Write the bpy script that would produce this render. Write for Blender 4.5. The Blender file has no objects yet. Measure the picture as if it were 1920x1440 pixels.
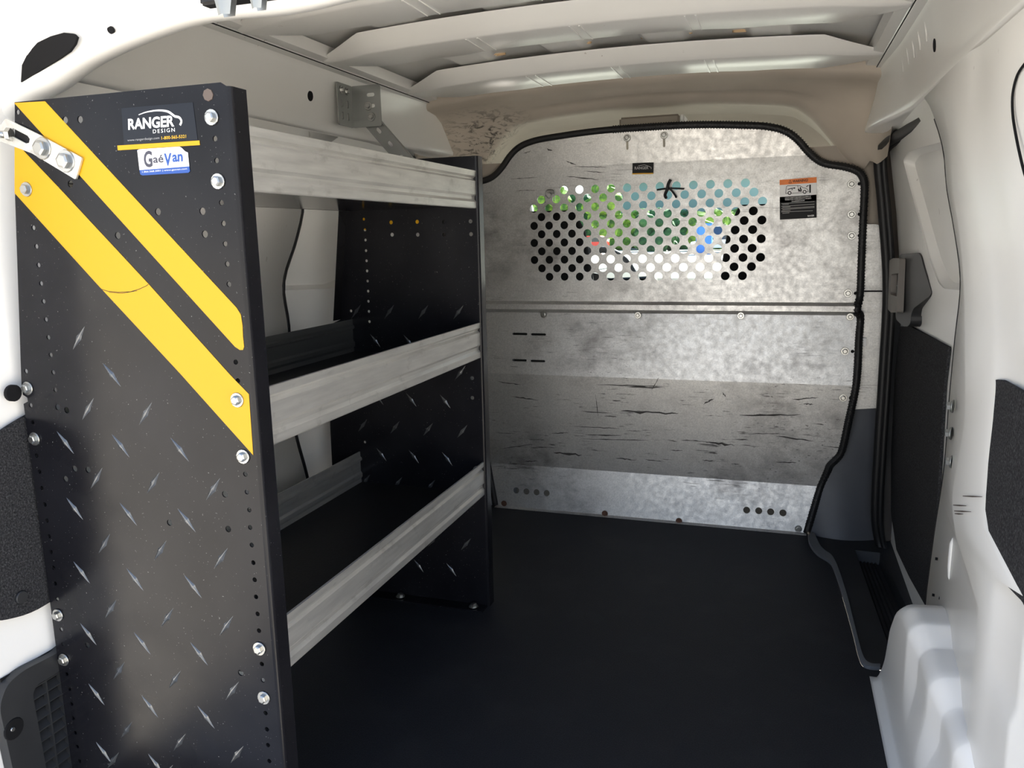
import bpy, bmesh, math, random
from mathutils import Vector, Matrix
random.seed(7)
scene = bpy.context.scene
COL = scene.collection

# ------------------------------------------------------------------ camera
RW = ((0.9492069, 0.31395058, -0.02100711), (0.03716476, -0.17815966, -0.98329951), (-0.31245007, 0.93257395, -0.18077827))
FPX = 1498.0
CAM = Vector((0.393, 0.0, 0.906))
cd = bpy.data.cameras.new('camera'); cam = bpy.data.objects.new('camera', cd); COL.objects.link(cam)
right, down, fwd = (Vector(r).normalized() for r in RW)
cam.matrix_world = Matrix(((right.x, -down.x, -fwd.x, CAM.x), (right.y, -down.y, -fwd.y, CAM.y), (right.z, -down.z, -fwd.z, CAM.z), (0, 0, 0, 1)))
cd.sensor_width = 36.0; cd.lens = FPX / 1920.0 * 36.0; cd.clip_start = 0.02; cd.clip_end = 600
scene.camera = cam

# ------------------------------------------------------------------ world, sun, exposure
SKY_STRENGTH = 0.68
SUN_STRENGTH = 13.5
w = bpy.data.worlds.new('sky'); scene.world = w; w.use_nodes = True
nt = w.node_tree; nt.nodes.clear()
wo = nt.nodes.new('ShaderNodeOutputWorld'); wb = nt.nodes.new('ShaderNodeBackground')
tc = nt.nodes.new('ShaderNodeTexCoord'); sp = nt.nodes.new('ShaderNodeSeparateXYZ'); rp = nt.nodes.new('ShaderNodeValToRGB')
nt.links.new(tc.outputs['Generated'], sp.inputs[0]); nt.links.new(sp.outputs['Z'], rp.inputs[0])
rp.color_ramp.elements[0].position = 0.0; rp.color_ramp.elements[0].color = (1.45, 1.45, 1.40, 1)
rp.color_ramp.elements[1].position = 0.85; rp.color_ramp.elements[1].color = (0.16, 0.30, 0.62, 1)
e_ = rp.color_ramp.elements.new(0.13); e_.color = (0.92, 1.0, 1.10, 1)
e_ = rp.color_ramp.elements.new(0.34); e_.color = (0.46, 0.60, 0.84, 1)
nt.links.new(rp.outputs[0], wb.inputs['Color']); wb.inputs['Strength'].default_value = SKY_STRENGTH
nt.links.new(wb.outputs[0], wo.inputs[0])
sd = bpy.data.lights.new('sun', 'SUN'); sd.energy = SUN_STRENGTH; sd.angle = math.radians(0.6); sd.color = (1.0, 0.94, 0.84)
sun = bpy.data.objects.new('sun', sd); COL.objects.link(sun)
sun.rotation_euler = Vector((-0.22, -0.77, -0.60)).to_track_quat('-Z', 'Y').to_euler(); sun.location = (3, 12, 12)
vs = scene.view_settings
vs.view_transform = 'Standard'; vs.look = 'None'; vs.gamma = 1.0; vs.use_curve_mapping = False
vs.exposure = 1.5

# ------------------------------------------------------------------ geometry helpers
def ray(x, y):
    return right * ((x - 960) / FPX) + down * ((y - 720) / FPX) + fwd
def at(x, y, ax, v):
    """point where the sight line of photo pixel (x, y) meets the plane coordinate[ax] = v"""
    d = ray(x, y); t = (v - CAM[ax]) / d[ax]
    return CAM + d * t
def px2(pts, ax, v):
    """photo pixels on a plane -> 2D plane coordinates"""
    a, b = [i for i in (0, 1, 2) if i != ax]
    return [(p[a], p[b]) for p in (at(x, y, ax, v) for x, y in pts)]
def interp(tab, z):
    if z <= tab[0][0]: return tab[0][1]
    for (a, u), (b, v) in zip(tab, tab[1:]):
        if z <= b: return u + (v - u) * (z - a) / (b - a)
    return tab[-1][1]
def smooth_path(pts, n=8, closed=False):
    pts = [Vector(p) for p in pts]; out = []; m = len(pts)
    for i in range(m if closed else m - 1):
        g = lambda k: pts[k % m] if closed else pts[min(max(k, 0), m - 1)]
        p0, p1, p2, p3 = g(i - 1), g(i), g(i + 1), g(i + 2)
        for k in range(n):
            t = k / n
            out.append(0.5 * (2 * p1 + (p2 - p0) * t + (2 * p0 - 5 * p1 + 4 * p2 - p3) * t * t + (3 * p1 - p0 - 3 * p2 + p3) * t ** 3))
    if not closed: out.append(pts[-1])
    return out

class MB:
    def __init__(s): s.v = []; s.f = []; s.smooth = []
    def add(s, vs, fs, smooth=False):
        o = len(s.v); s.v += [tuple(v) for v in vs]; s.f += [tuple(i + o for i in f) for f in fs]; s.smooth += [smooth] * len(fs); return s
    def box(s, x0, x1, y0, y1, z0, z1):
        v = [(x, y, z) for z in (z0, z1) for y in (y0, y1) for x in (x0, x1)]
        return s.add(v, [(0, 2, 3, 1), (4, 5, 7, 6), (0, 1, 5, 4), (2, 6, 7, 3), (0, 4, 6, 2), (1, 3, 7, 5)])
    def grid(s, rows, smooth=True, closed=False):
        n = len(rows[0]); v = [p for r in rows for p in r]; f = []
        for i in range(len(rows) - 1):
            for j in range(n if closed else n - 1):
                k = (j + 1) % n
                f.append((i * n + j, i * n + k, (i + 1) * n + k, (i + 1) * n + j))
        return s.add(v, f, smooth)
    def tube(s, path, r, n=8, closed=False, cap=True, flat=1.0):
        path = [Vector(p) for p in path]; m = len(path); rows = []
        up = None
        for i, p in enumerate(path):
            a = path[(i - 1) % m] if closed or i > 0 else p
            b = path[(i + 1) % m] if closed or i < m - 1 else p
            t = (b - a).normalized()
            if up is None:
                up = Vector((0, 0, 1)) if abs(t.z) < 0.9 else Vector((0, 1, 0))
            u = (up - t * up.dot(t)).normalized(); w_ = t.cross(u); up = u
            rr = r[i] if isinstance(r, (list, tuple)) else r
            rows.append([p + (u * math.cos(2 * math.pi * k / n) + w_ * flat * math.sin(2 * math.pi * k / n)) * rr for k in range(n)])
        if closed: rows.append(rows[0])
        s.grid(rows, True, True)
        if cap and not closed:
            o = len(s.v)
            s.add(rows[0], [tuple(range(n))[::-1]]); s.add(rows[-1], [tuple(range(n))])
        return s
    def cyl(s, c, axis, r0, r1, h, n=12, smooth=True):
        """frustum from c along axis"""
        c = Vector(c); ax = Vector(axis).normalized()
        u = ax.orthogonal().normalized(); w_ = ax.cross(u)
        ring = lambda q, r: [q + (u * math.cos(2 * math.pi * k / n) + w_ * math.sin(2 * math.pi * k / n)) * r for k in range(n)]
        a, b = ring(c, r0), ring(c + ax * h, r1)
        s.grid([a, b], smooth, True); s.add(a, [tuple(range(n))[::-1]]); s.add(b, [tuple(range(n))])
        return s
    def mirror(s):
        m = MB(); m.v = [(-x, y, z) for x, y, z in s.v]; m.f = [tuple(reversed(f)) for f in s.f]; m.smooth = list(s.smooth); return m
    def mesh(s, name, fix=True, bevel=0.0, segs=2, weld=True):
        me = bpy.data.meshes.new(name); me.from_pydata(s.v, [], s.f)
        for p, sm in zip(me.polygons, s.smooth): p.use_smooth = sm
        bm = bmesh.new(); bm.from_mesh(me)
        if weld: bmesh.ops.remove_doubles(bm, verts=bm.verts, dist=1e-6)
        if fix: bmesh.ops.recalc_face_normals(bm, faces=bm.faces)
        if bevel:
            ed = [e for e in bm.edges if len(e.link_faces) == 2 and e.calc_face_angle(0) > 0.6]
            r = bmesh.ops.bevel(bm, geom=ed, offset=bevel, segments=segs, affect='EDGES', clamp_overlap=True)
            for f in r['faces']: f.smooth = True
        bm.to_mesh(me); bm.free(); return me

def link(name, me, mat, parent=None, loc=None):
    o = bpy.data.objects.new(name, me); COL.objects.link(o)
    if me is not None and mat is not None and not me.materials: me.materials.append(mat)
    if parent is not None:
        o.parent = parent; o.matrix_parent_inverse = Matrix.Translation(-Vector(parent.get('_b', (0, 0, 0))))
    if loc is not None: o.location = loc
    return o
BASES = []
def thing(name, label, cat, loc=(0, 0, 0), group=None):
    o = bpy.data.objects.new(name, None); COL.objects.link(o); o.location = loc; o['_b'] = tuple(loc); BASES.append(o)
    o.empty_display_size = 0.05
    o['label'] = label; o['category'] = cat
    if group: o['group'] = group
    return o
def tag(o, label, cat, group=None):
    o['label'] = label; o['category'] = cat
    if group: o['group'] = group
    return o
def struct(o, label=None):
    o['kind'] = 'structure'
    if label: o['label'] = label
    return o

def circle(cx, cy, r, n=16, ry=None):
    ry = r if ry is None else ry
    return [(cx + r * math.cos(2 * math.pi * k / n), cy + ry * math.sin(2 * math.pi * k / n)) for k in range(n)]
def slot(cx, cy, w_, h, n=6):
    """rounded slot, long side w_ along the first axis (or h if taller)"""
    out = []
    if w_ >= h:
        r = h / 2; a = w_ / 2 - r
        for sgn, st in ((1, -math.pi / 2), (-1, math.pi / 2)):
            out += [(cx + sgn * a + r * math.cos(st + math.pi * k / n), cy + r * math.sin(st + math.pi * k / n)) for k in range(n + 1)]
    else:
        r = w_ / 2; a = h / 2 - r
        for sgn, st in ((1, 0), (-1, math.pi)):
            out += [(cx + r * math.cos(st + math.pi * k / n), cy + sgn * a + r * math.sin(st + math.pi * k / n)) for k in range(n + 1)]
    return out
def rrect(x0, y0, x1, y1, r, n=5):
    out = []
    for cx, cy, a in ((x1 - r, y0 + r, -90), (x1 - r, y1 - r, 0), (x0 + r, y1 - r, 90), (x0 + r, y0 + r, 180)):
        out += [(cx + r * math.cos(math.radians(a + 90 * k / n)), cy + r * math.sin(math.radians(a + 90 * k / n))) for k in range(n + 1)]
    return out
def round_poly(pts, r, n=4):
    out = []; m = len(pts)
    for i in range(m):
        p = Vector(pts[i]); a = Vector(pts[i - 1]) - p; b = Vector(pts[(i + 1) % m]) - p
        rr = min(r, a.length * 0.45, b.length * 0.45)
        q0 = p + a.normalized() * rr; q1 = p + b.normalized() * rr
        for k in range(n + 1):
            t = k / n; out.append(tuple((1 - t) ** 2 * q0 + 2 * t * (1 - t) * p + t * t * q1))
    return out
def plate_mesh(name, loops, thick, fn, bevel=0.0):
    """flat sheet with real holes: loops[0] outline, others holes; fn(u, v, w) maps to the world"""
    cu = bpy.data.curves.new('c', 'CURVE'); cu.dimensions = '2D'; cu.fill_mode = 'BOTH'; cu.extrude = thick / 2
    for lp in loops:
        s = cu.splines.new('POLY'); s.points.add(len(lp) - 1); s.use_cyclic_u = True
        for q, p in zip(s.points, lp): q.co = (p[0], p[1], 0, 1)
    ob = bpy.data.objects.new('c', cu)
    me = bpy.data.meshes.new_from_object(ob); me.name = name
    bpy.data.objects.remove(ob); bpy.data.curves.remove(cu)
    for v in me.vertices: v.co = fn(*v.co)
    bm = bmesh.new(); bm.from_mesh(me)
    bmesh.ops.remove_doubles(bm, verts=bm.verts, dist=1e-5); bmesh.ops.recalc_face_normals(bm, faces=bm.faces)
    for f in bm.faces: f.smooth = False
    if bevel:
        ed = [e for e in bm.edges if len(e.link_faces) == 2 and e.calc_face_angle(0) > 0.9]
        r = bmesh.ops.bevel(bm, geom=ed, offset=bevel, segments=3, affect='EDGES', clamp_overlap=True)
        for f in r['faces']: f.smooth = True
    bm.to_mesh(me); bm.free(); me.materials.clear()
    return me
def planeY(Y): return lambda u, v, w_: (u, Y + w_, v)
def planeX(X): return lambda u, v, w_: (X + w_, u, v)
def planeZ(Z): return lambda u, v, w_: (u, v, Z + w_)
def text_mesh(name, s, size, fn, sx=1.0, bold=0.0, align='LEFT', shear=0.0, space=1.0):
    cu = bpy.data.curves.new('t', 'FONT'); cu.body = s; cu.size = size; cu.offset = bold; cu.align_x = align; cu.shear = shear
    cu.space_character = space; cu.resolution_u = 3
    ob = bpy.data.objects.new('t', cu); me = bpy.data.meshes.new_from_object(ob); me.name = name
    bpy.data.objects.remove(ob); bpy.data.curves.remove(cu)
    for v in me.vertices: v.co = fn(v.co.x * sx, v.co.y)
    me.materials.clear(); return me
def stroke(mb, pts, wd, fn):
    """flat printed line: one mitred ribbon; wd is a width or a list of widths"""
    pts = [Vector(p[:2]) for p in pts]; m = len(pts); A, B = [], []
    closed = (pts[0] - pts[-1]).length < 1e-7
    for i, p in enumerate(pts):
        a = pts[i - 1] if i else (pts[-2] if closed else p); b = pts[i + 1] if i < m - 1 else (pts[1] if closed else p)
        d0 = (p - a).normalized() if (p - a).length > 1e-9 else (b - p).normalized(); d1 = (b - p).normalized() if (b - p).length > 1e-9 else d0
        t = (d0 + d1); t = t.normalized() if t.length > 0.2 else d1
        n = Vector((-t.y, t.x)); k = min(1.6, 1 / max(0.4, abs(n.dot(Vector((-d1.y, d1.x)))))); h = (wd[i] if isinstance(wd, list) else wd) / 2 * k
        A.append(fn(*(p - n * h))); B.append(fn(*(p + n * h)))
    mb.grid([A, B], False)

# ------------------------------------------------------------------ materials
def mat(name, col, rough=0.5, metal=0.0, spec=0.5, build=None):
    m = bpy.data.materials.new(name); m.use_nodes = True
    b = m.node_tree.nodes['Principled BSDF']
    b.inputs['Base Color'].default_value = (*col, 1); b.inputs['Roughness'].default_value = rough
    b.inputs['Metallic'].default_value = metal; b.inputs['Specular IOR Level'].default_value = spec
    if build: build(m.node_tree, b)
    return m
def nn(nt, t, **kw):
    n = nt.nodes.new(t)
    for k, v in kw.items():
        if k in n.inputs.keys() if hasattr(n.inputs, 'keys') else False: n.inputs[k].default_value = v
        else: setattr(n, k, v)
    return n
def coords(nt, scale=(1, 1, 1), rot=(0, 0, 0)):
    g = nt.nodes.new('ShaderNodeNewGeometry'); mp = nt.nodes.new('ShaderNodeMapping')
    mp.inputs['Scale'].default_value = scale; mp.inputs['Rotation'].default_value = rot
    nt.links.new(g.outputs['Position'], mp.inputs['Vector']); return mp.outputs[0]
def noise(nt, vec, scale, detail=3, rough=0.5, dist=0.0):
    n = nt.nodes.new('ShaderNodeTexNoise'); n.inputs['Scale'].default_value = scale; n.inputs['Detail'].default_value = detail
    n.inputs['Roughness'].default_value = rough; n.inputs['Distortion'].default_value = dist
    nt.links.new(vec, n.inputs['Vector']); return n.outputs['Fac']
def ramp(nt, fac, stops):
    r = nt.nodes.new('ShaderNodeValToRGB'); e = r.color_ramp.elements
    while len(e) < len(stops): e.new(0.5)
    for q, (p, c) in zip(e, stops): q.position = p; q.color = (*c, 1) if len(c) == 3 else c
    nt.links.new(fac, r.inputs[0]); return r.outputs[0]
def bump(nt, b, h, strength, dist=0.001):
    n = nt.nodes.new('ShaderNodeBump'); n.inputs['Strength'].default_value = strength; n.inputs['Distance'].default_value = dist
    nt.links.new(h, n.inputs['Height']); nt.links.new(n.outputs[0], b.inputs['Normal'])
def mix(nt, fac, a, c, mode='MIX'):
    m = nt.nodes.new('ShaderNodeMix'); m.data_type = 'RGBA'; m.blend_type = mode
    for sock, val in ((m.inputs[0], fac), (m.inputs[6], a), (m.inputs[7], c)):
        if isinstance(val, (int, float)): sock.default_value = val
        elif isinstance(val, tuple): sock.default_value = (*val, 1)
        else: nt.links.new(val, sock)
    return m.outputs[2]
def math_(nt, op, a, c):
    m = nt.nodes.new('ShaderNodeMath'); m.operation = op
    for sock, val in ((m.inputs[0], a), (m.inputs[1], c)):
        if isinstance(val, (int, float)): sock.default_value = val
        else: nt.links.new(val, sock)
    return m.outputs[0]

def b_paint(nt, b):
    v = coords(nt)
    d = ramp(nt, noise(nt, v, 3.0, 4), [(0.35, (0.845, 0.83, 0.795)), (0.65, (0.88, 0.87, 0.84))])
    sc = ramp(nt, noise(nt, coords(nt, (60, 60, 25)), 1.0, 2), [(0.735, (0, 0, 0)), (0.76, (1, 1, 1))])
    m2 = ramp(nt, noise(nt, v, 5.0, 2), [(0.5, (0, 0, 0)), (0.62, (0.55, 0.55, 0.55))])
    fac = math_(nt, 'MULTIPLY', sc, m2)
    nt.links.new(mix(nt, fac, d, (0.30, 0.25, 0.20)), b.inputs['Base Color'])
M_white = mat('white_paint', (0.82, 0.81, 0.78), 0.28, 0, 0.5, b_paint)
def b_black(nt, b):
    v = coords(nt)
    nt.links.new(ramp(nt, noise(nt, v, 6, 4), [(0.3, (0.007, 0.007, 0.009)), (0.75, (0.015, 0.015, 0.018))]), b.inputs['Base Color'])
    sp_ = ramp(nt, noise(nt, coords(nt, (420, 420, 420)), 1.0, 1), [(0.77, (0, 0, 0)), (0.79, (1, 1, 1))])
    base = ramp(nt, noise(nt, v, 6, 4), [(0.3, (0.007, 0.007, 0.009)), (0.75, (0.015, 0.015, 0.018))])
    nt.links.new(mix(nt, math_(nt, 'MULTIPLY', sp_, 0.5), base, (0.4, 0.4, 0.38)), b.inputs['Base Color'])
    nt.links.new(ramp(nt, noise(nt, v, 14, 4), [(0.3, (0.17, 0.17, 0.17)), (0.7, (0.27, 0.27, 0.27))]), b.inputs['Roughness'])
M_black = mat('black_powder_coat', (0.016, 0.016, 0.018), 0.3, 0, 0.20, b_black)
M_deck = mat('black_shelf_deck', (0.010, 0.010, 0.012), 0.14, 0, 0.5)
M_mat = mat('black_shelf_liner', (0.010, 0.010, 0.011), 0.5, 0, 0.35, lambda nt, b: bump(nt, b, noise(nt, coords(nt), 260, 2), 0.4, 0.001))
M_bump = mat('worn_tread_edge', (0.14, 0.145, 0.15), 0.25, 0.6, 0.6)
def b_galv(nt, b):
    v = coords(nt)
    vo = nt.nodes.new('ShaderNodeTexVoronoi'); vo.inputs['Scale'].default_value = 330; nt.links.new(v, vo.inputs['Vector'])
    bw = nt.nodes.new('ShaderNodeRGBToBW'); nt.links.new(vo.outputs['Color'], bw.inputs[0])
    base = ramp(nt, bw.outputs[0], [(0.1, (0.50, 0.50, 0.495)), (0.9, (0.64, 0.635, 0.62))])
    sx = nt.nodes.new('ShaderNodeSeparateXYZ'); nt.links.new(v, sx.inputs[0])
    # rub zone where cargo has worn the sheet, plus a second one above the viewing holes
    zone = ramp(nt, sx.outputs['Z'], [(0.10, (0.35, 0.35, 0.35)), (0.17, (0.85, 0.85, 0.85)), (0.44, (1, 1, 1)), (0.50, (0.45, 0.45, 0.45)), (0.66, (0.35, 0.35, 0.35)), (0.80, (0.15, 0.15, 0.15)), (1.0, (0.3, 0.3, 0.3))])
    streak = ramp(nt, noise(nt, coords(nt, (15, 15, 190), (0, 0.05, 0)), 1.0, 3, 0.55, 0.25), [(0.60, (0, 0, 0)), (0.66, (1, 1, 1))])
    area = ramp(nt, noise(nt, coords(nt, (6, 6, 12)), 1.0, 4, 0.6), [(0.49, (0, 0, 0)), (0.58, (1, 1, 1))])
    fleck = ramp(nt, noise(nt, coords(nt, (70, 70, 200), (0, -0.1, 0)), 1.0, 2, 0.6), [(0.66, (0, 0, 0)), (0.70, (1, 1, 1))])
    smear = ramp(nt, noise(nt, coords(nt, (8, 8, 11), (0, -0.4, 0)), 1.0, 7, 0.72, 0.15), [(0.44, (0, 0, 0)), (0.70, (0.85, 0.85, 0.85))])
    area2 = ramp(nt, noise(nt, coords(nt, (2.9, 2.9, 3.4)), 1.0, 2), [(0.44, (0.1, 0.1, 0.1)), (0.60, (1, 1, 1))])
    c1 = mix(nt, math_(nt, 'MULTIPLY', smear, area2), base, (0.21, 0.20, 0.195))
    c2 = mix(nt, math_(nt, 'MULTIPLY', math_(nt, 'MULTIPLY', streak, area), zone), c1, (0.05, 0.047, 0.045))
    c3 = mix(nt, math_(nt, 'MULTIPLY', math_(nt, 'MULTIPLY', fleck, area2), math_(nt, 'MULTIPLY', zone, 0.8)), c2, (0.09, 0.085, 0.08))
    nt.links.new(c3, b.inputs['Base Color'])
    nt.links.new(ramp(nt, noise(nt, v, 60, 2), [(0.3, (0.36, 0.36, 0.36)), (0.7, (0.50, 0.50, 0.50))]), b.inputs['Roughness'])
    bump(nt, b, bw.outputs[0], 0.10, 0.0005)
M_galv = mat('scuffed_galvanized_steel', (0.5, 0.5, 0.5), 0.45, 0.8, 0.5, b_galv)
def b_lip(nt, b):
    v = coords(nt, (90, 9, 90))
    base = ramp(nt, noise(nt, v, 1.0, 4), [(0.3, (0.60, 0.59, 0.565)), (0.7, (0.76, 0.75, 0.715))])
    st = ramp(nt, noise(nt, coords(nt, (30, 16, 30)), 1.0, 4, 0.6), [(0.58, (0, 0, 0)), (0.72, (0.6, 0.6, 0.6))])
    nt.links.new(mix(nt, st, base, (0.42, 0.41, 0.385)), b.inputs['Base Color'])
M_lip = mat('dull_aluminium', (0.6, 0.59, 0.57), 0.42, 0.75, 0.5, b_lip)
M_zinc = mat('zinc_plated_steel', (0.48, 0.48, 0.46), 0.3, 0.95)
M_bracket = mat('galvanized_bracket', (0.36, 0.37, 0.36), 0.38, 0.9)
M_plug = mat('worn_steel', (0.13, 0.10, 0.085), 0.55, 0.4)
M_scuff = mat('rubber_scuff', (0.06, 0.057, 0.055), 0.6, 0.2, 0.3)
M_rust = mat('rusty_screw', (0.15, 0.075, 0.05), 0.6, 0.5)
M_yellow = mat('yellow_vinyl', (0.64, 0.345, 0.001), 0.5, 0, 0.4)
M_print_w = mat('white_print', (0.85, 0.85, 0.85), 0.4)
M_print_k = mat('black_print', (0.012, 0.012, 0.014), 0.6, 0, 0.25)
M_print_g = mat('grey_print', (0.36, 0.36, 0.36), 0.4)
M_print_b = mat('blue_print', (0.012, 0.075, 0.34), 0.45)
M_print_n = mat('navy_print', (0.045, 0.045, 0.07), 0.4)
M_print_o = mat('orange_print', (0.85, 0.20, 0.01), 0.4)
M_print_y = mat('amber_print', (0.85, 0.45, 0.02), 0.4)
M_label_k = mat('dark_label_vinyl', (0.008, 0.010, 0.016), 0.22, 0, 0.3)
def b_floor(nt, b):
    v = coords(nt)
    a = ramp(nt, noise(nt, v, 420, 2), [(0.35, (0.006, 0.007, 0.010)), (0.75, (0.019, 0.021, 0.027))])
    d = ramp(nt, noise(nt, v, 7, 5, 0.6), [(0.5, (0, 0, 0)), (0.75, (0.3, 0.3, 0.3))])
    nt.links.new(mix(nt, d, a, (0.036, 0.037, 0.040)), b.inputs['Base Color'])
    bump(nt, b, noise(nt, v, 380, 2), 0.5, 0.0012)
M_floor = mat('black_vinyl_floor', (0.02, 0.02, 0.024), 0.6, 0, 0.3, b_floor)
def b_carpet(nt, b):
    v = coords(nt)
    nt.links.new(ramp(nt, noise(nt, v, 330, 3, 0.7), [(0.32, (0.014, 0.014, 0.015)), (0.55, (0.045, 0.045, 0.048)), (0.78, (0.125, 0.125, 0.13))]), b.inputs['Base Color'])
    bump(nt, b, noise(nt, v, 420, 3, 0.7), 0.9, 0.003)
M_carpet = mat('charcoal_felt_carpet', (0.03, 0.03, 0.03), 0.95, 0, 0.15, b_carpet)
def b_headliner(nt, b):
    v = coords(nt)
    base = ramp(nt, noise(nt, v, 9, 3), [(0.3, (0.50, 0.44, 0.37)), (0.7, (0.56, 0.495, 0.42))])
    # oily hand smudges on one shoulder of the arch
    sub = nt.nodes.new('ShaderNodeVectorMath'); sub.operation = 'DISTANCE'; nt.links.new(v, sub.inputs[0]); sub.inputs[1].default_value = (-0.50, 2.47, 1.215)
    near = ramp(nt, sub.outputs['Value'], [(0.03, (1, 1, 1)), (0.17, (0, 0, 0))])
    sm = ramp(nt, noise(nt, coords(nt, (30, 30, 80), (0, -0.5, 0)), 1.0, 4, 0.65, 1.0), [(0.50, (0, 0, 0)), (0.60, (1, 1, 1))])
    nt.links.new(mix(nt, math_(nt, 'MULTIPLY', math_(nt, 'MULTIPLY', near, sm), 0.9), base, (0.05, 0.048, 0.045)), b.inputs['Base Color'])
    bump(nt, b, noise(nt, v, 700, 2), 0.15, 0.0005)
def b_plastic(c0, c1, s=500):
    def f(nt, b):
        v = coords(nt)
        nt.links.new(ramp(nt, noise(nt, v, 9, 3), [(0.3, c0), (0.7, c1)]), b.inputs['Base Color'])
        bump(nt, b, noise(nt, v, s, 2), 0.15, 0.0005)
    return f
M_grey = mat('charcoal_plastic', (0.06, 0.063, 0.07), 0.45, 0, 0.4, b_plastic((0.085, 0.09, 0.102), (0.11, 0.116, 0.13)))
M_dkpl = mat('dark_grey_plastic', (0.028, 0.029, 0.031), 0.42, 0, 0.4, b_plastic((0.024, 0.025, 0.027), (0.036, 0.037, 0.039)))
M_handle = mat('taupe_plastic', (0.17, 0.155, 0.14), 0.5, 0, 0.4)
M_beige = mat('beige_headliner', (0.40, 0.345, 0.285), 0.85, 0, 0.2, b_headliner)
M_pillar = mat('taupe_pillar_trim', (0.34, 0.30, 0.26), 0.7, 0, 0.3)
M_tray = mat('black_step_plastic', (0.018, 0.019, 0.022), 0.5, 0, 0.4, b_plastic((0.015, 0.016, 0.018), (0.024, 0.025, 0.028)))
M_rim = mat('grey_step_rim', (0.13, 0.14, 0.155), 0.5, 0, 0.4)
M_rubber = mat('black_rubber', (0.010, 0.010, 0.011), 0.5, 0, 0.4)
M_dark = mat('dark_cavity', (0.008, 0.008, 0.009), 0.8, 0, 0.2)
M_pad = mat('tan_sealant', (0.60, 0.42, 0.24), 0.7)
M_seatfab = mat('dark_seat_fabric', (0.012, 0.012, 0.013), 0.9, 0, 0.15)
M_dash = mat('black_dashboard', (0.014, 0.015, 0.017), 0.6, 0, 0.3)
def glass(name, tint, refl):
    m = bpy.data.materials.new(name); m.use_nodes = True; nt = m.node_tree; nt.nodes.clear()
    o = nt.nodes.new('ShaderNodeOutputMaterial'); t = nt.nodes.new('ShaderNodeBsdfTransparent'); g = nt.nodes.new('ShaderNodeBsdfGlossy'); mx = nt.nodes.new('ShaderNodeMixShader')
    t.inputs[0].default_value = (*tint, 1); g.inputs['Roughness'].default_value = 0.02; mx.inputs[0].default_value = refl
    nt.links.new(t.outputs[0], mx.inputs[1]); nt.links.new(g.outputs[0], mx.inputs[2]); nt.links.new(mx.outputs[0], o.inputs[0]); return m
M_glass = glass('windscreen_glass', (0.80, 0.90, 0.86), 0.05)
def b_ground(nt, b):
    v = coords(nt)
    nt.links.new(ramp(nt, noise(nt, v, 0.9, 5), [(0.3, (0.51, 0.475, 0.42)), (0.7, (0.61, 0.575, 0.515))]), b.inputs['Base Color'])
M_ground = mat('pale_concrete', (0.55, 0.5, 0.43), 0.9, 0, 0.2, b_ground)
def b_leaf(c0, c1):
    def f(nt, b):
        nt.links.new(ramp(nt, noise(nt, coords(nt), 1.6, 4), [(0.35, c0), (0.65, c1)]), b.inputs['Base Color'])
    return f
M_leaf = mat('green_leaves', (0.1, 0.2, 0.04), 0.8, 0, 0.2, b_leaf((0.035, 0.10, 0.025), (0.20, 0.34, 0.05)))
M_leaf2 = mat('dark_green_leaves', (0.04, 0.1, 0.04), 0.8, 0, 0.2, b_leaf((0.015, 0.055, 0.025), (0.06, 0.16, 0.06)))
M_bark = mat('bark', (0.10, 0.07, 0.05), 0.9)
M_red = mat('red_car_paint', (0.55, 0.03, 0.02), 0.3)
M_blue = mat('blue_plastic', (0.03, 0.18, 0.62), 0.4)
M_dglass = mat('dark_car_glass', (0.02, 0.025, 0.03), 0.1)
M_wall = mat('grey_blue_cladding', (0.16, 0.26, 0.28), 0.7)
M_tyre = mat('tyre_rubber', (0.02, 0.02, 0.02), 0.8)

# ------------------------------------------------------------------ shared bolts
def bolt_mesh(name, r, h, axis, washer=1.5, n=6):
    mb = MB(); ax = Vector(axis)
    mb.cyl((0, 0, 0), ax, r * washer, r * washer * 0.92, h * 0.25, 14)
    mb.cyl(ax * h * 0.25, ax, r, r, h * 0.6, n, False)
    mb.cyl(ax * h * 0.85, ax, r, r * 0.72, h * 0.15, n, False)
    return mb.mesh(name)
B_Y = bolt_mesh('bolt', 0.0078, 0.007, (0, -1, 0)); B_Y.materials.append(M_zinc)
B_Ys = bolt_mesh('bolt', 0.0066, 0.007, (0, -1, 0), 1.6); B_Ys.materials.append(M_zinc)
B_Yr = bolt_mesh('screw', 0.006, 0.006, (0, -1, 0), 1.7); B_Yr.materials.append(M_rust)
B_Z = bolt_mesh('bolt', 0.008, 0.008, (0, 0, 1)); B_Z.materials.append(M_zinc)
B_X = bolt_mesh('bolt', 0.007, 0.010, (-0.93, 0.36, 0), 1.6); B_X.materials.append(M_bracket)
B_Xp = bolt_mesh('bolt', 0.006, 0.007, (1, 0, 0), 1.5); B_Xp.materials.append(M_zinc)
def bolt(parent, p, me=B_Y, name='bolt'): return link(name, me, None, parent, p)

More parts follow.
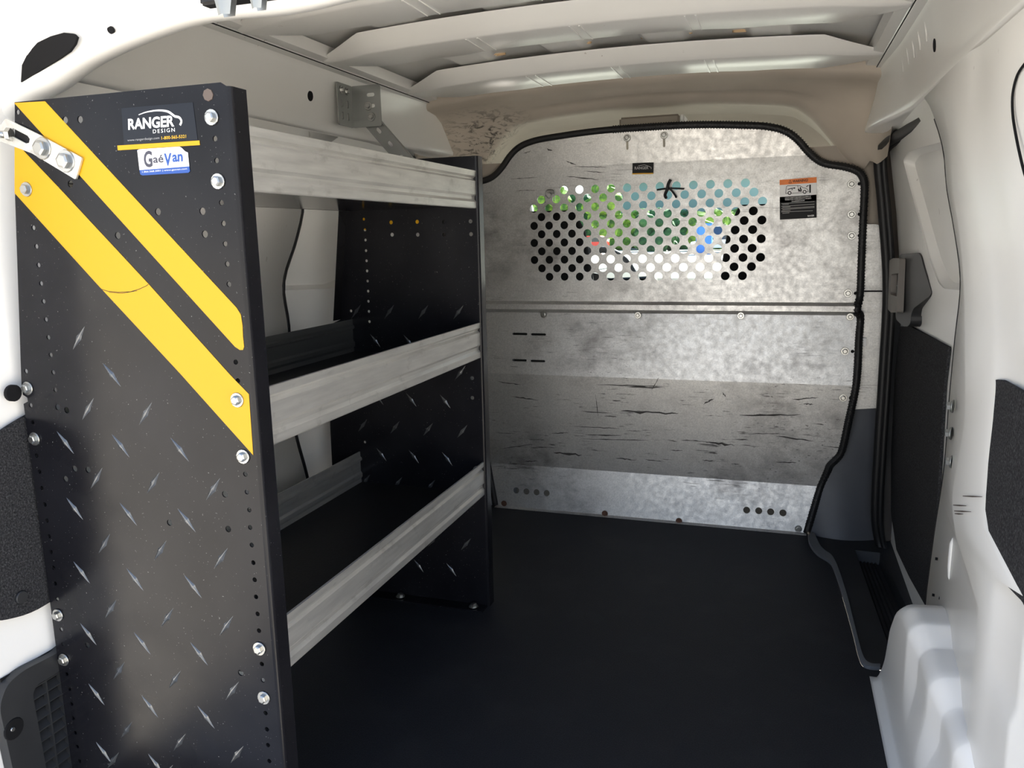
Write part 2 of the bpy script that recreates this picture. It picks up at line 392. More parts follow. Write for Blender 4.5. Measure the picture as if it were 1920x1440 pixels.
# ================================================================== SETTING
# ---- floor with the step-well notch
notch_out = [at(x, y, 2, 0.0) for x, y in ((1515, 1009), (1518, 1024), (1532, 1042), (1555, 1057), (1565, 1076), (1581, 1125), (1600, 1194), (1612, 1240), (1625, 1254), (1650, 1257))]
notch_in = [at(x, y, 2, 0.0) for x, y in ((1525, 998), (1537, 1024), (1548, 1036), (1560, 1045), (1572, 1069), (1588, 1118), (1608, 1198), (1619, 1235), (1632, 1248), (1651, 1249))]
no = [(p.x, p.y) for p in smooth_path(notch_out, 4)]; ni = [(p.x, p.y) for p in smooth_path(notch_in, 4)]
fl = [(-0.74, 0.72), (0.74, 0.72), (0.74, no[-1][1])] + no[::-1] + [(no[0][0], 2.56), (-0.74, 2.56)]
floor = struct(link('floor', plate_mesh('floor', [fl], 0.03, planeZ(-0.015)), M_floor), 'black textured vinyl cargo floor')

# ---- step tray
tray = thing('step_tray', 'black moulded plastic step tray beside the sliding door', 'step tray', (0.66, 2.1, -0.06))
rim = [(x, y) for x, y in no] + [(x, y) for x, y in ni[::-1]]
link('rim', plate_mesh('rim', [rim], 0.008, planeZ(0.003), 0.002), M_rim, tray)
mb = MB(); tr = [(x, y) for x, y in ni] + [(0.735, ni[-1][1]), (0.735, 2.47), (ni[0][0], 2.50)]
well = px2([(1603, 1033), (1650, 1038), (1722, 1185), (1663, 1205)], 2, -0.006)
link('tray_panel', plate_mesh('tray_panel', [tr, well], 0.006, planeZ(-0.006)), M_tray, tray)
wx = [p[0] for p in well]; wy = [p[1] for p in well]
mb = MB(); wb_ = [(p[0] + (sum(wx) / 4 - p[0]) * 0.12, p[1] + (sum(wy) / 4 - p[1]) * 0.05) for p in well]
top = [(x, y, -0.004) for x, y in well]; bot = [(x, y, -0.035) for x, y in wb_]
mb.grid([top, bot], False, True); mb.add(bot, [(0, 1, 2, 3)])
link('tread_well', mb.mesh('tread_well'), M_tray, tray)
for k in range(1, 6):
    t = k / 6
    a = Vector(wb_[0]).lerp(Vector(wb_[1]), t); b = Vector(wb_[3]).lerp(Vector(wb_[2]), t)
    mb = MB(); d = 0.004
    mb.add([(a.x - d, a.y, -0.035), (a.x + d, a.y, -0.035), (b.x + d, b.y, -0.035), (b.x - d, b.y, -0.035), (a.x - d / 2, a.y, -0.030), (a.x + d / 2, a.y, -0.030), (b.x + d / 2, b.y, -0.030), (b.x - d / 2, b.y, -0.030)],
           [(4, 5, 6, 7), (0, 1, 5, 4), (1, 2, 6, 5), (2, 3, 7, 6), (3, 0, 4, 7), (3, 2, 1, 0)])
    link('tread_rib', mb.mesh('tread_rib'), M_tray, tray)

# ---- side walls (the van body is symmetric: the left side mirrors the right one)
XIN = [(0.0, 0.662), (0.75, 0.660), (0.95, 0.656), (1.10, 0.650), (1.18, 0.646), (1.25, 0.638), (1.30, 0.620)]
E0 = [(1735, 1130, .695), (1752, 1000, .695), (1770, 880, .695), (1779, 760, .693), (1790, 640, .698), (1801, 529, .698), (1789, 430, .690), (1775, 352, .676), (1768, 277, .664), (1746, 207, .654), (1732, 183, .648)]
R1 = [(1834, 1125, .657), (1810, 1062, .657), (1789, 993, .657), (1785, 944, .657), (1786, 913, .657), (1801, 830, .657), (1808, 771, .657), (1808, 640, .658), (1806, 529, .660), (1797, 430, .656), (1785, 352, .651), (1781, 277, .648), (1768, 207, .645), (1760, 183, .643)]
R2 = [(1920, 1135, .660), (1893, 1100, .660), (1865, 1062, .660), (1846, 993, .660), (1844, 889, .660), (1857, 760, .660), (1862, 647, .659), (1858, 540, .658), (1848, 439, .652), (1827, 300, .646), (1812, 200, .643)]
def curve_tab(L):
    P = [at(x, y, 0, X) for x, y, X in L]; P.sort(key=lambda p: p.z)
    sm = smooth_path(P, 5)
    return [(p.z, p.y) for p in sm], [(p.z, p.x) for p in sm]
e0y, e0x = curve_tab(E0); r1y, r1x = curve_tab(R1); r2y, r2x = curve_tab(R2)
ZT = e0y[-1][0]
def quarter(ymin):
    mb = MB(); rows = []
    zs = [0.0, 0.1, 0.2] + [0.25 + (ZT - 0.25) * k / 44 for k in range(45)]
    for z in zs:
        ye, xe = interp(e0y, z), interp(e0x, z)
        y1, x1 = min(interp(r1y, z), ye - 0.006), interp(r1x, z)
        y2, x2 = max(min(interp(r2y, z), y1 - 0.03), ymin), interp(r2x, z)
        rec = 0.014 if 0.35 < z < 0.75 else 0.008
        xi = interp(XIN, z)
        rows.append([(xe + 0.05, ye + 0.01, z), (xe + 0.004, ye, z), (xe, ye - 0.002, z), (x1 + 0.004, y1 + 0.012, z), (x1, y1 - 0.004, z), (x2, y2 + 0.012, z), (x2 + 0.003, y2 - 0.006, z),
                     (x2 + rec * 0.8, y2 - 0.03, z), (x2 + rec, y2 - 0.08, z), (max(xi, x2) + rec, min(0.98, y2 - 0.09), z), (xi + 0.031, min(0.955, y2 - 0.10), z), (xi + 0.032, 0.74, z)])
    mb.grid(rows); return mb
def rail():
    mb = MB(); rows = []
    for z in [1.163, 1.166, 1.172] + [1.18 + 0.12 * k / 8 for k in range(9)] + [1.312, 1.325]:
        x = interp(XIN, z) if z <= 1.30 else 0.62 - (z - 1.30) * 1.2
        if z < 1.17: x = 0.648 + (1.17 - z) * 0.3
        ye = 2.36 + (1.30 - z) * 0.75
        row = []
        for k in range(29):
            y = 0.74 + (ye - 0.74) * k / 28; t = min(1, max(0, (y - 1.95) / 0.40)); t = t * t * (3 - 2 * t)
            row.append((x - t * max(0.012, 0.052 - 0.33 * max(0, z - 1.165)), y, z))
        rows.append(row)
    mb.grid(rows)
    lo = rows[0]
    # flange under the rail, turning out to the door seal
    fr = [[(x + dx, y, 1.163 - dz) for x, y, _ in lo] for dx, dz in ((0, 0), (0.012, 0.004), (0.055, 0.012), (0.058, 0.03))]
    mb.grid(fr); return mb
def wheel_arch():
    mb = MB(); rows = []
    ztab = [(0.925, 0.0), (0.935, 0.12), (0.95, 0.17), (0.97, 0.190), (1.0, 0.200), (1.064, 0.204), (1.068, 0.2055), (1.102, 0.2285), (1.106, 0.230), (1.182, 0.232), (1.186, 0.2335), (1.222, 0.2535), (1.226, 0.255), (1.308, 0.256), (1.312, 0.2572), (1.348, 0.2735), (1.352, 0.2748), (1.42, 0.271), (1.46, 0.258), (1.50, 0.235), (1.55, 0.185), (1.60, 0.11), (1.63, 0.06), (1.66, 0.0)]
    itab = [(0.925, 0.042), (1.064, 0.040), (1.068, 0.039), (1.102, 0.026), (1.106, 0.025), (1.182, 0.025), (1.186, 0.024), (1.222, 0.013), (1.226, 0.012), (1.308, 0.012), (1.312, 0.011), (1.348, 0.0008), (1.352, 0.0), (1.45, 0.0), (1.55, 0.002), (1.62, 0.006), (1.66, 0.012)]
    ys = sorted(set([0.925 + 0.02 * k for k in range(37)] + [a for a, _ in ztab]))
    ys = [y for k, y in enumerate(ys) if k == 0 or y - ys[k - 1] > 0.0015]
    for y in ys:
        zt = max(interp(ztab, y), 0.002); ins = interp(itab, y); r = min(0.028, zt * 0.45)
        x0 = 0.614
        prof = [(x0 - 0.014, 0.001), (x0 - 0.014, min(0.02, zt * .2)), (x0 - 0.003, min(0.026, zt * .25)), (x0, min(0.04, zt * .4)), (x0, zt * 0.40), (x0 + ins * 0.12, zt * 0.46), (x0 + ins * 0.5, zt * 0.58), (x0 + ins * 0.85, zt * 0.68), (x0 + ins, zt * 0.74)]
        prof += [(x0 + ins + r - r * math.cos(a), zt - r + r * math.sin(a)) for a in [math.pi / 2 * k / 6 for k in range(7)]]
        prof += [(0.67, zt + 0.002), (0.71, zt + 0.004)]
        rows.append([(x, y, z) for x, z in prof])
    mb.grid(rows); return mb
Q, QL, RL, WA = quarter(0.99), quarter(1.085), rail(), wheel_arch()
wall_right = struct(link('wall_right', Q.mesh('wall_right'), M_white), 'white painted steel side panel beside the sliding door')
wall_left = struct(link('wall_left', QL.mirror().mesh('wall_left'), M_white), 'white painted steel side panel behind the shelving')
for side, par in ((1, wall_right), (-1, wall_left)):
    g = lambda m: m if side > 0 else m.mirror()
    link('roof_rail', g(RL).mesh('roof_rail'), M_white, par)
    link('wheel_arch', g(WA).mesh('wheel_arch'), M_white, par)
    # black drain plug hole in the rail
    hp = at(1753, 85, 0, 0.641) if side > 0 else at(581, 180, 0, -0.641)
    mb = MB(); mb.cyl((hp.x - side * 0.0015, hp.y, hp.z), (side, 0, 0.1), 0.0115, 0.0115, 0.004, 16)
    link('plug_hole', mb.mesh('plug_hole'), M_dark, par)
    # outer skin closing the body from floor to roof
    mb = MB()
    mb.grid([[(side * x, y, z) for y in (0.74, 1.4, 2.6, 3.3)] for x, z in ((0.79, -0.20), (0.80, 0.30), (0.79, 0.75), (0.73, 1.15), (0.70, 1.30), (0.68, 1.43))], True)
    link('outer_skin', mb.mesh('outer_skin'), M_white, par)
    mb = MB()
    mb.grid([[(side * 0.70, y, 0.0) for y in (0.74, 1.7)], [(side * 0.79, y, 0.0) for y in (0.74, 1.7)]], False)
    link('sill', mb.mesh('sill'), M_white, par)

# seal around the right sliding-door opening (and its mirror on the left)
sp_front = [(.715, 2.40, -0.03), (.701, 2.43, .0), (.684, 2.43, .098), (.681, 2.43, .30), (.681, 2.43, .507), (.678, 2.43, .746), (.655, 2.43, .949), (.636, 2.43, 1.085), (.640, 2.40, 1.118), (.652, 2.30, 1.130), tuple(at(1700, 245, 0, .664)), tuple(at(1745, 216, 0, .676)), (.690, 1.78, 1.150), (.700, 1.6, 1.13)]
for side, par in ((1, wall_right), (-1, wall_left)):
    mb = MB(); pth = smooth_path([(side * x, y, z) for x, y, z in sp_front], 5)
    mb.tube(pth, 0.013, 8)
    mb.tube([p + Vector((side * 0.012, -0.012, -0.006)) for p in pth], 0.0085, 8)
    link('door_seal', mb.mesh('door_seal'), M_rubber, par)
mb = MB(); mb.tube(smooth_path([(.712, 2.42, -.015), (.722, 2.25, -.022), (.735, 2.0, -.022), (.742, 1.66, -.022)], 5), 0.008, 8)
link('sill_seal', mb.mesh('sill_seal'), M_rubber, wall_right)
# black rubber lip along the rear edge of each door opening
for side, par in ((1, wall_right), (-1, wall_left)):
    mb = MB(); mb.tube([(side * (interp(e0x, z) + 0.008), interp(e0y, z) + 0.009, z) for z in [0.05 + (ZT - 0.10) * k / 40 for k in range(41)]], 0.0075, 8)
    link('edge_rubber', mb.mesh('edge_rubber'), M_rubber, par)
# hex bolts on the pillar flange
for x, y in ((1790, 762), (1787, 813), (1788, 866)):
    p = at(x, y, 0, 0.676); bolt(wall_right, p + Vector((-0.002, 0, 0)), B_X)
# embossed rib, punched holes low on the pillar flange
def on_flange(x, y): return at(x, y, 0, 0.682)
mb = MB(); mb.tube([on_flange(1788, 1008), on_flange(1787, 1020), on_flange(1784, 1060), on_flange(1783, 1082), on_flange(1782, 1092)], [0.0015, 0.0055, 0.006, 0.005, 0.001], 8)
link('pressed_rib', mb.mesh('pressed_rib'), M_white, wall_right)
for x, y in ((1750, 1116), (1763, 1122), (1771, 1114), (1756, 1048)):
    p = at(x, y, 0, 0.686); mb = MB(); mb.cyl(p + Vector((0.002, 0.0, 0)), (-1, 0.3, 0), 0.0028, 0.0028, 0.004, 8)
    link('punched_hole', mb.mesh('punched_hole'), M_dark, wall_right)
# weld ticks along the right roof rail
for k in range(9):
    y = 1.72 + k * 0.075; z = 1.272
    mb = MB(); x = interp(XIN, z); mb.tube([(x - 0.001, y, z + 0.006), (x + 0.006, y + 0.012, z - 0.026)], 0.0016, 6)
    link('weld_tick', mb.mesh('weld_tick'), M_white, wall_right)
# rubbed marks across the pillar post
for x0, y0, x1, y1 in ((1805, 930, 1842, 931.5), (1787, 947, 1812, 948.5), (1789, 958, 1821, 959.5), (1790, 963, 1806, 964)):
    a, b = at(x0, y0, 0, 0.6555), at(x1, y1, 0, 0.6570)
    mb = MB(); mb.add([a + Vector((0, 0, -0.0006)), (a + b) / 2 + Vector((0, 0, -0.0012)), b + Vector((0, 0, -0.0003)), b + Vector((0, 0, 0.0003)), (a + b) / 2 + Vector((0, 0, 0.0010)), a + Vector((0, 0, 0.0006))], [(0, 1, 4, 5), (1, 2, 3, 4)])
    link('rub_mark', mb.mesh('rub_mark'), M_plug, wall_right)
# blanked quarter-window seam
for side, par in ((1, wall_right), (-1, wall_left)):
    sm = smooth_path([at(x, y, 0, 0.652) for x, y in ((1925, 115), (1908, 140), (1899, 175), (1899, 215), (1906, 260), (1917, 310), (1926, 340))], 5)
    mb = MB(); mb.tube([(side * p.x, p.y, p.z) for p in sm], 0.0016, 6)
    link('window_seam', mb.mesh('window_seam'), M_dark, par)

# ---- carpets on the rear quarters
cq = px2([(1857, 755), (1866, 718), (1880, 710), (1925, 735), (1925, 1133), (1908, 1115), (1893, 1098), (1880, 1083), (1865, 1060), (1853, 1025), (1847, 990), (1844, 940), (1845, 889)], 0, 0.668)
cq = cq[:3] + [(0.90, 0.72), (0.90, 0.445)] + cq[4:]
cq = round_poly(cq, 0.02)
def wallfn(side):
    def f(u, v, w_):
        ye = interp(r2y, v); x = interp(XIN, v) + 0.004
        return (side * (x + 0.010 - (0.008 if u > ye - 0.02 else 0) + w_), u, v)
    return f
tag(link('carpet_panel', plate_mesh('carpet_panel', [cq], 0.006, lambda u, v, w_: (0.6655 + 0.02 * max(0, 1.15 - u) + w_, u, v)), M_carpet), 'charcoal felt panel on the white quarter panel above the right wheel arch', 'carpet')
lq = [(0.77, 0.39), (0.795, 0.366), (0.85, 0.352), (0.93, 0.36), (0.93, 0.665), (0.88, 0.655), (0.82, 0.635), (0.77, 0.59)]
cpl = tag(link('carpet_panel', plate_mesh('carpet_panel', [round_poly(lq, 0.03)], 0.006, lambda u, v, w_: (-0.682 + w_, u, v)), M_carpet), 'charcoal felt panel behind the striped shelf end panel', 'carpet')
for y, z in ((0.80, 0.578), (0.838, 0.385)):
    mb = MB(); mb.cyl((-0.679, y, z), (1, 0, 0), 0.011, 0.009, 0.003, 14); link('push_pin', mb.mesh('push_pin'), M_dkpl, cpl)
p = at(25, 737, 0, -0.677); mb = MB(); mb.cyl((-0.681, p.y, p.z), (1, 0, 0), 0.0125, 0.0125, 0.006, 18)
link('access_hole', mb.mesh('access_hole'), M_dark, wall_left)

# ---- vent cover low on the left wall
vent = thing('vent_cover', 'black plastic louvred vent cover low on the wall beside the striped end panel', 'vent', (-0.68, 0.85, 0.0))
XV = -0.679
vo_px = [(0, 1302), (12, 1278), (40, 1255), (100, 1232)]
vout = px2([(-6, 1325), (8, 1283), (40, 1256), (103, 1224)], 0, XV) + [(0.925, 0.28), (0.925, 0.0), (0.79, 0.0)]
vin = px2([(57, 1300), (65, 1283), (100, 1263)], 0, XV) + [(0.915, 0.25), (0.915, 0.02)] + px2([(88, 1470)], 0, XV)
link('frame', plate_mesh('frame', [round_poly(vout, 0.012), round_poly(vin, 0.008)], 0.018, planeX(XV - 0.004), 0.003), M_dkpl, vent)
mb = MB(); mb.box(-0.6915, -0.6890, 0.795, 0.925, 0.0, 0.272); link('back_panel', mb.mesh('back_panel'), M_dark, vent)
va, vb = Vector(vin[0]), Vector(vin[-1])
for k in range(12):
    z0 = 0.236 - k * 0.0185; t = (va.y - z0) / (va.y - vb.y); ya = va.x + (vb.x - va.x) * t
    mb = MB(); mb.add([(XV + 0.001, ya, z0), (XV + 0.001, 0.916, z0), (XV - 0.009, 0.916, z0 + 0.009), (XV - 0.009, ya, z0 + 0.009), (XV + 0.001, ya, z0 - 0.002), (XV + 0.001, 0.916, z0 - 0.002), (XV - 0.009, 0.916, z0 + 0.007), (XV - 0.009, ya, z0 + 0.007)],
                      [(0, 1, 2, 3), (7, 6, 5, 4), (0, 4, 5, 1), (1, 5, 6, 2), (2, 6, 7, 3), (3, 7, 4, 0)])
    link('slat', mb.mesh('slat'), M_dkpl, vent)
for yb in (0.858, 0.884):
    mb = MB(); mb.box(XV - 0.006, XV + 0.002, yb - 0.0012, yb + 0.0012, 0.015, 0.252); link('bar', mb.mesh('bar'), M_dkpl, vent)
p = at(25, 1368, 0, XV + 0.006); mb = MB(); mb.cyl((XV + 0.0045, p.y + .002, p.z), (1, 0, 0), 0.017, 0.015, 0.002, 18); sc_ = link('screw_recess', mb.mesh('screw_recess'), M_dark, vent)
mb = MB(); mb.cyl((XV + 0.006, p.y - .002, p.z + 0.002), (1, 0, 0), 0.004, 0.003, 0.003, 10); link('screw', mb.mesh('screw'), M_zinc, sc_)

# ---- ceiling: crowned roof skin with swages, bows under it
def crown(x): return 0.026 * (1 - (x / 0.62) ** 2)
mb = MB(); rows = []
for k in range(40):
    y = 0.74 + (2.62 - 0.74) * k / 39; row = []
    for j in range(221):
        x = -0.66 + 1.32 * j / 220
        sw = 0.0; lvl = 0.0
        for q_, c in enumerate((-0.43, -0.33, -0.19, -0.09, 0.05, 0.15, 0.29, 0.39)):
            d = (x - c - 0.05 * (y - 1.7)) / 0.009
            lvl += (1 if q_ % 2 == 0 else -1) * min(1, max(0, d * 0.5 + 0.5))
        sw = -0.011 * lvl
        row.append((x, y, 1.335 + crown(x) * 1.3 + sw))
    rows.append(row)
mb.grid(rows)
ceiling = struct(link('ceiling', mb.mesh('ceiling'), M_white), 'white painted steel roof skin with cross bows')
mb = MB(); mb.grid([[(x, y, 1.40 + crown(x)) for x in (-0.68, -0.3, 0, 0.3, 0.68)] for y in (0.74, 3.30)], True); link('outer_roof', mb.mesh('outer_roof'), M_white, ceiling)
for bi, (ya, yb) in enumerate(((1.325, 1.455), (1.625, 1.765), (2.045, 2.222))):
    mb = MB(); rows = []; ym = (ya + yb) / 2; half = (yb - ya) / 2
    for j in range(65):
        x = -0.600 + 1.200 * j / 64
        e = max(0.0, (abs(x) - 0.47) / 0.130); hw = half * (1 - 0.80 * e ** 1.1)
        wav = 0.010 * math.exp(-((abs(x) - 0.30) / 0.05) ** 2)
        z = 1.288 + crown(x) * 1.0 + 0.010 * e * e; cy = ym - half * 0.10 * e
        ywv = wav * (1 if x < 0 else 1)
        pr_ = [(-hw - 0.030, 0.036), (-hw - 0.028, 0.031), (-hw - 0.004, 0.012), (-hw + 0.004, 0.002), (-hw + 0.012, 0.0), (hw + ywv - 0.012, 0.0), (hw + ywv - 0.003, 0.003), (hw + ywv + 0.004, 0.012), (hw + 0.022, 0.034), (hw + 0.026, 0.060)]
        if bi == 1 and abs(x - 0.15) < 0.0: pass
        rows.append([(x, cy + (a if abs(a) <= hw else math.copysign(hw + (abs(a) - hw) * (1 - 0.7 * e), a)), z + b * (1 - 0.75 * e)) for a, b in pr_])
    mb.grid(rows)
    bow = link('roof_bow', mb.mesh('roof_bow'), M_white, ceiling)
    for px_ in (-0.34, -0.12, 0.12, 0.33):
        mb = MB(); z = 1.330 + crown(px_); y0 = ya - 0.030
        mb.grid([[(px_ + 0.06 * math.cos(a), y0 + 0.008 * math.sin(a), z + dz) for a in [2 * math.pi * k / 14 for k in range(14)]] for dz in (0.009, 0.020)], True, True)
        link('sealant_pad', mb.mesh('sealant_pad'), M_pad, bow)
    for px_ in (-0.24, -0.215, -0.02, 0.0, 0.205, 0.225):
        mb = MB(); z = 1.2875 + crown(px_); mb.box(px_ - 0.0015, px_ + 0.0015, ya + 0.012, yb - 0.012, z - 0.0012, z + 0.002)
        link('swage', mb.mesh('swage'), M_white, bow)
    for px_ in (-0.30, 0.07, 0.33):
        mb = MB(); z = 1.2885 + crown(px_); mb.cyl((px_, yb + 0.004, z + 0.012), (0, 0.5, -1), 0.009, 0.009, 0.004, 12)
        link('drain_hole', mb.mesh('drain_hole'), M_dark, bow)

for side in (1, -1):
    mb = MB(); mb.grid([[(side * x, y, z) for y in [0.95 + 1.38 * k / 12 for k in range(13)]] for x, z in ((0.624, 1.296), (0.604, 1.2985), (0.600, 1.303), (0.578, 1.306), (0.572, 1.330))], False)
    rf_ = link('roof_flange', mb.mesh('roof_flange'), M_white, ceiling)
    mb = MB(); mb.tube([(side * 0.6025, 0.95 + 1.38 * k / 10, 1.3000) for k in range(11)], 0.0013, 6); link('seam', mb.mesh('seam'), M_dark, rf_)
# ---- rear opening frame: header and pillars around the open end
YR = 0.925
inner = [(-0.76, 0.0), (-0.76, 0.55), (-0.755, 0.85), (-0.735, 1.0)] + px2([(8, 245), (40, 197), (100, 165), (140, 135), (180, 110), (250, 78), (370, 38), (530, 21)], 1, YR) + [(-0.10, 1.198), (0.0, 1.199)]
inner = inner + [(-x, z) for x, z in inner[-2::-1]]
ip = smooth_path([Vector((x, 0, z)) for x, z in inner], 5)
def ring(off, Y, tilt=0.0):
    out = []
    for i, p in enumerate(ip):
        a, b = ip[max(i - 1, 0)], ip[min(i + 1, len(ip) - 1)]; t = (b - a).normalized(); n = Vector((-t.z, 0, t.x))
        q = p + n * off; out.append((q.x, Y, q.z))
    return out
mb = MB(); mb.grid([ring(0.02, 0.975), ring(0.002, 0.95), ring(0.0, 0.93), ring(0.004, YR - 0.008), ring(0.018, YR - 0.014), ring(0.040, YR - 0.020), ring(0.058, YR - 0.032), ring(0.070, YR - 0.052), ring(0.078, YR - 0.08)])
rear = struct(link('trim_1', mb.mesh('rear_frame'), M_white), 'white painted frame around the open rear doorway')
mb = MB(); mb.tube(ring(0.092, 0.850), 0.013, 8); link('door_seal', mb.mesh('door_seal'), M_rubber, rear)
# outer body flange beyond the seal
mb = MB(); mb.grid([ring(0.078, 0.845), ring(0.12, 0.835), ring(0.24, 0.82)]); link('body_flange', mb.mesh('body_flange'), M_white, rear)
# lamp access hole in the corner
hpx = [(39, 154), (41, 122), (52, 100), (70, 80), (95, 68), (120, 61), (138, 63), (144, 69), (140, 82), (130, 96), (110, 110), (85, 125), (60, 140)]
def ring_pt(x, y):
    return at(x, y, 1, 0.904)
hp_ = [ring_pt(x, y) for x, y in hpx]
mb = MB(); c = sum(hp_, Vector()) / len(hp_)
vv = [(p.x, 0.829, p.z) for p in hp_]; vv = [Vector(at(x, y, 1, YR - 0.028 + 0.012 * ((y - 60) / 95.0))) for x, y in hpx]
mb.grid([vv, [q + Vector((0, 0.004, 0)) for q in vv]], False, True); mb.add(vv, [tuple(range(len(vv)))])
link('lamp_access_hole', mb.mesh('lamp_access_hole'), M_dark, rear)
p = at(206, 54, 1, YR - 0.020); mb = MB(); mb.cyl(p + Vector((0, 0.004, 0)), (0, -1, -0.6), 0.0045, 0.0045, 0.0045, 14); link('drain_hole', mb.mesh('drain_hole'), M_dark, rear)
# latch striker hanging from the header
lt = thing('door_latch', 'grey metal door latch plate on the black seal at the rear header', 'latch', tuple(at(455, -5, 1, 0.87)))
p = at(460, 0, 1, 0.87)
mb = MB(); mb.box(p.x - 0.055, p.x + 0.06, 0.855, 0.875, p.z - 0.004, p.z + 0.03); link('latch_base', mb.mesh('latch_base', bevel=0.003), M_rubber, lt)
for x, wd, zl in ((418, 0.016, 0.016), (480, 0.012, 0.009)):
    q = at(x, 0, 1, 0.845); mb = MB()
    mb.grid([[(q.x + wd * a * (1 - 0.5 * t), 0.845 - 0.004 * (1 - abs(a)), q.z + 0.02 - t * (0.02 + zl)) for a in (-1, -0.6, 0, 0.6, 1)] for t in (0, 0.4, 0.75, 0.95, 1)])
    mb.grid([[(q.x + wd * a * (1 - 0.5 * t), 0.855, q.z + 0.02 - t * (0.02 + zl)) for a in (-1, -0.6, 0, 0.6, 1)] for t in (0, 0.4, 0.75, 0.95, 1)])
    link('striker', mb.mesh('striker'), M_bracket, lt)

# ---- headliner trim above the partition
ho = [(-.640, 1.085), (-.645, 1.14), (-.645, 1.22), (-.615, 1.278), (-.46, 1.297), (-.31, 1.309), (0, 1.316)]
hi = [(-.606, 1.072), (-.580, 1.085), (-.55, 1.11), (-.505, 1.17), (-.445, 1.232), (-.36, 1.262), (0, 1.285)]
ho = ho + [(-x, z) for x, z in ho[-2::-1]]; hi = hi + [(-x, z) for x, z in hi[-2::-1]]
so = smooth_path([Vector((x, 0, z)) for x, z in ho], 6); si = smooth_path([Vector((x, 0, z)) for x, z in hi], 6)
rows = []
for t, y, bul in ((-0.12, 2.215, 0.085), (0, 2.256, 0.034), (0, 2.262, 0.012), (0, 2.272, 0.001), (0.03, 2.33, -0.001), (0.12, 2.375, -0.003), (0.3, 2.40, -0.004), (0.55, 2.425, 0.008), (0.72, 2.445, 0.014), (0.8, 2.458, 0.010), (0.92, 2.48, 0.002), (1.0, 2.51, 0.0), (1.0, 2.56, 0.004), (0.95, 2.64, 0.01), (0.9, 2.75, 0.0)):
    rows.append([(a.x + (b.x - a.x) * t, y, a.z + (b.z - a.z) * t + bul) for a, b in zip(so, si)])
mb = MB(); mb.grid(rows)
struct(link('trim_2', mb.mesh('headliner_trim'), M_beige), 'beige moulded headliner arch above the partition')
# cab dome lamp housing just behind the partition
mb = MB(); a = at(1163, 222, 1, 2.62); b = at(1275, 246, 1, 2.62)
mb.box(a.x, b.x, 2.60, 2.70, b.z - 0.01, a.z); dl = thing('dome_lamp', 'taupe dome lamp housing above the partition top edge', 'lamp', ((a.x + b.x) / 2, 2.65, b.z))
link('housing', mb.mesh('housing', bevel=0.006), M_pillar, dl)
mb = MB(); mb.box(b.x, b.x + 0.014, 2.605, 2.695, b.z + 0.002, a.z - 0.002); link('lens', mb.mesh('lens', bevel=0.003), M_print_w, dl)

# ---- B-pillar trims beside the partition
pr_edge = [(-0.03, .722), (0.02, .700), (.078, .684), (.258, .683), (.497, .682), (.742, .679), (.95, .655), (1.095, .634), (1.14, .628)]
def pillar(side, z0, z1, n=16):
    mb = MB(); rows = []
    for k in range(n + 1):
        z = z0 + (z1 - z0) * k / n; xr = interp(pr_edge, z); f = max(0, 1 - z / 0.32) ** 2 if z < 0.32 else 0
        rows.append([(side * (0.44 + (xr - 0.44) * t), 2.515 - 0.055 * f * math.sin(t * 2.6) - 0.012 * math.sin(t * 3.1), z) for t in [j / 10 for j in range(11)]] + [(side * (xr + 0.004), 2.53, z), (side * (xr + 0.06), 2.60, z)])
    mb.grid(rows); return mb
for side, i in ((1, 3), (-1, 5)):
    struct(link('trim_%d' % i, pillar(side, -0.03, 0.742).mesh('pillar_trim'), M_grey), 'charcoal plastic pillar trim beside the partition')
    struct(link('trim_%d' % (i + 1), pillar(side, 0.744, 1.14).mesh('pillar_trim'), M_pillar), 'taupe upper pillar trim beside the partition')
sp2 = round_poly(px2([(1600, 421), (1649, 420), (1654, 440), (1661, 545), (1656, 640), (1650, 765), (1598, 768)], 1, 2.495), 0.012)
pf = tag(link('filler_plate', plate_mesh('filler_plate', [sp2], 0.002, planeY(2.497)), M_galv), 'plain galvanized filler plate beside the partition edge', 'plate')
mb = MB(); a = at(1612, 546, 1, 2.494); b = at(1661, 545, 1, 2.494); mb.box(a.x, b.x, 2.493, 2.496, a.z - 0.002, a.z + 0.002); link('seam', mb.mesh('seam'), M_dark, pf)
a = at(1620, 640, 1, 2.488); mb = MB(); mb.box(a.x - 0.004, a.x + 0.006, 2.484, 2.492, a.z - 0.014, a.z + 0.010); link('tag', mb.mesh('tag'), M_print_w, pf)

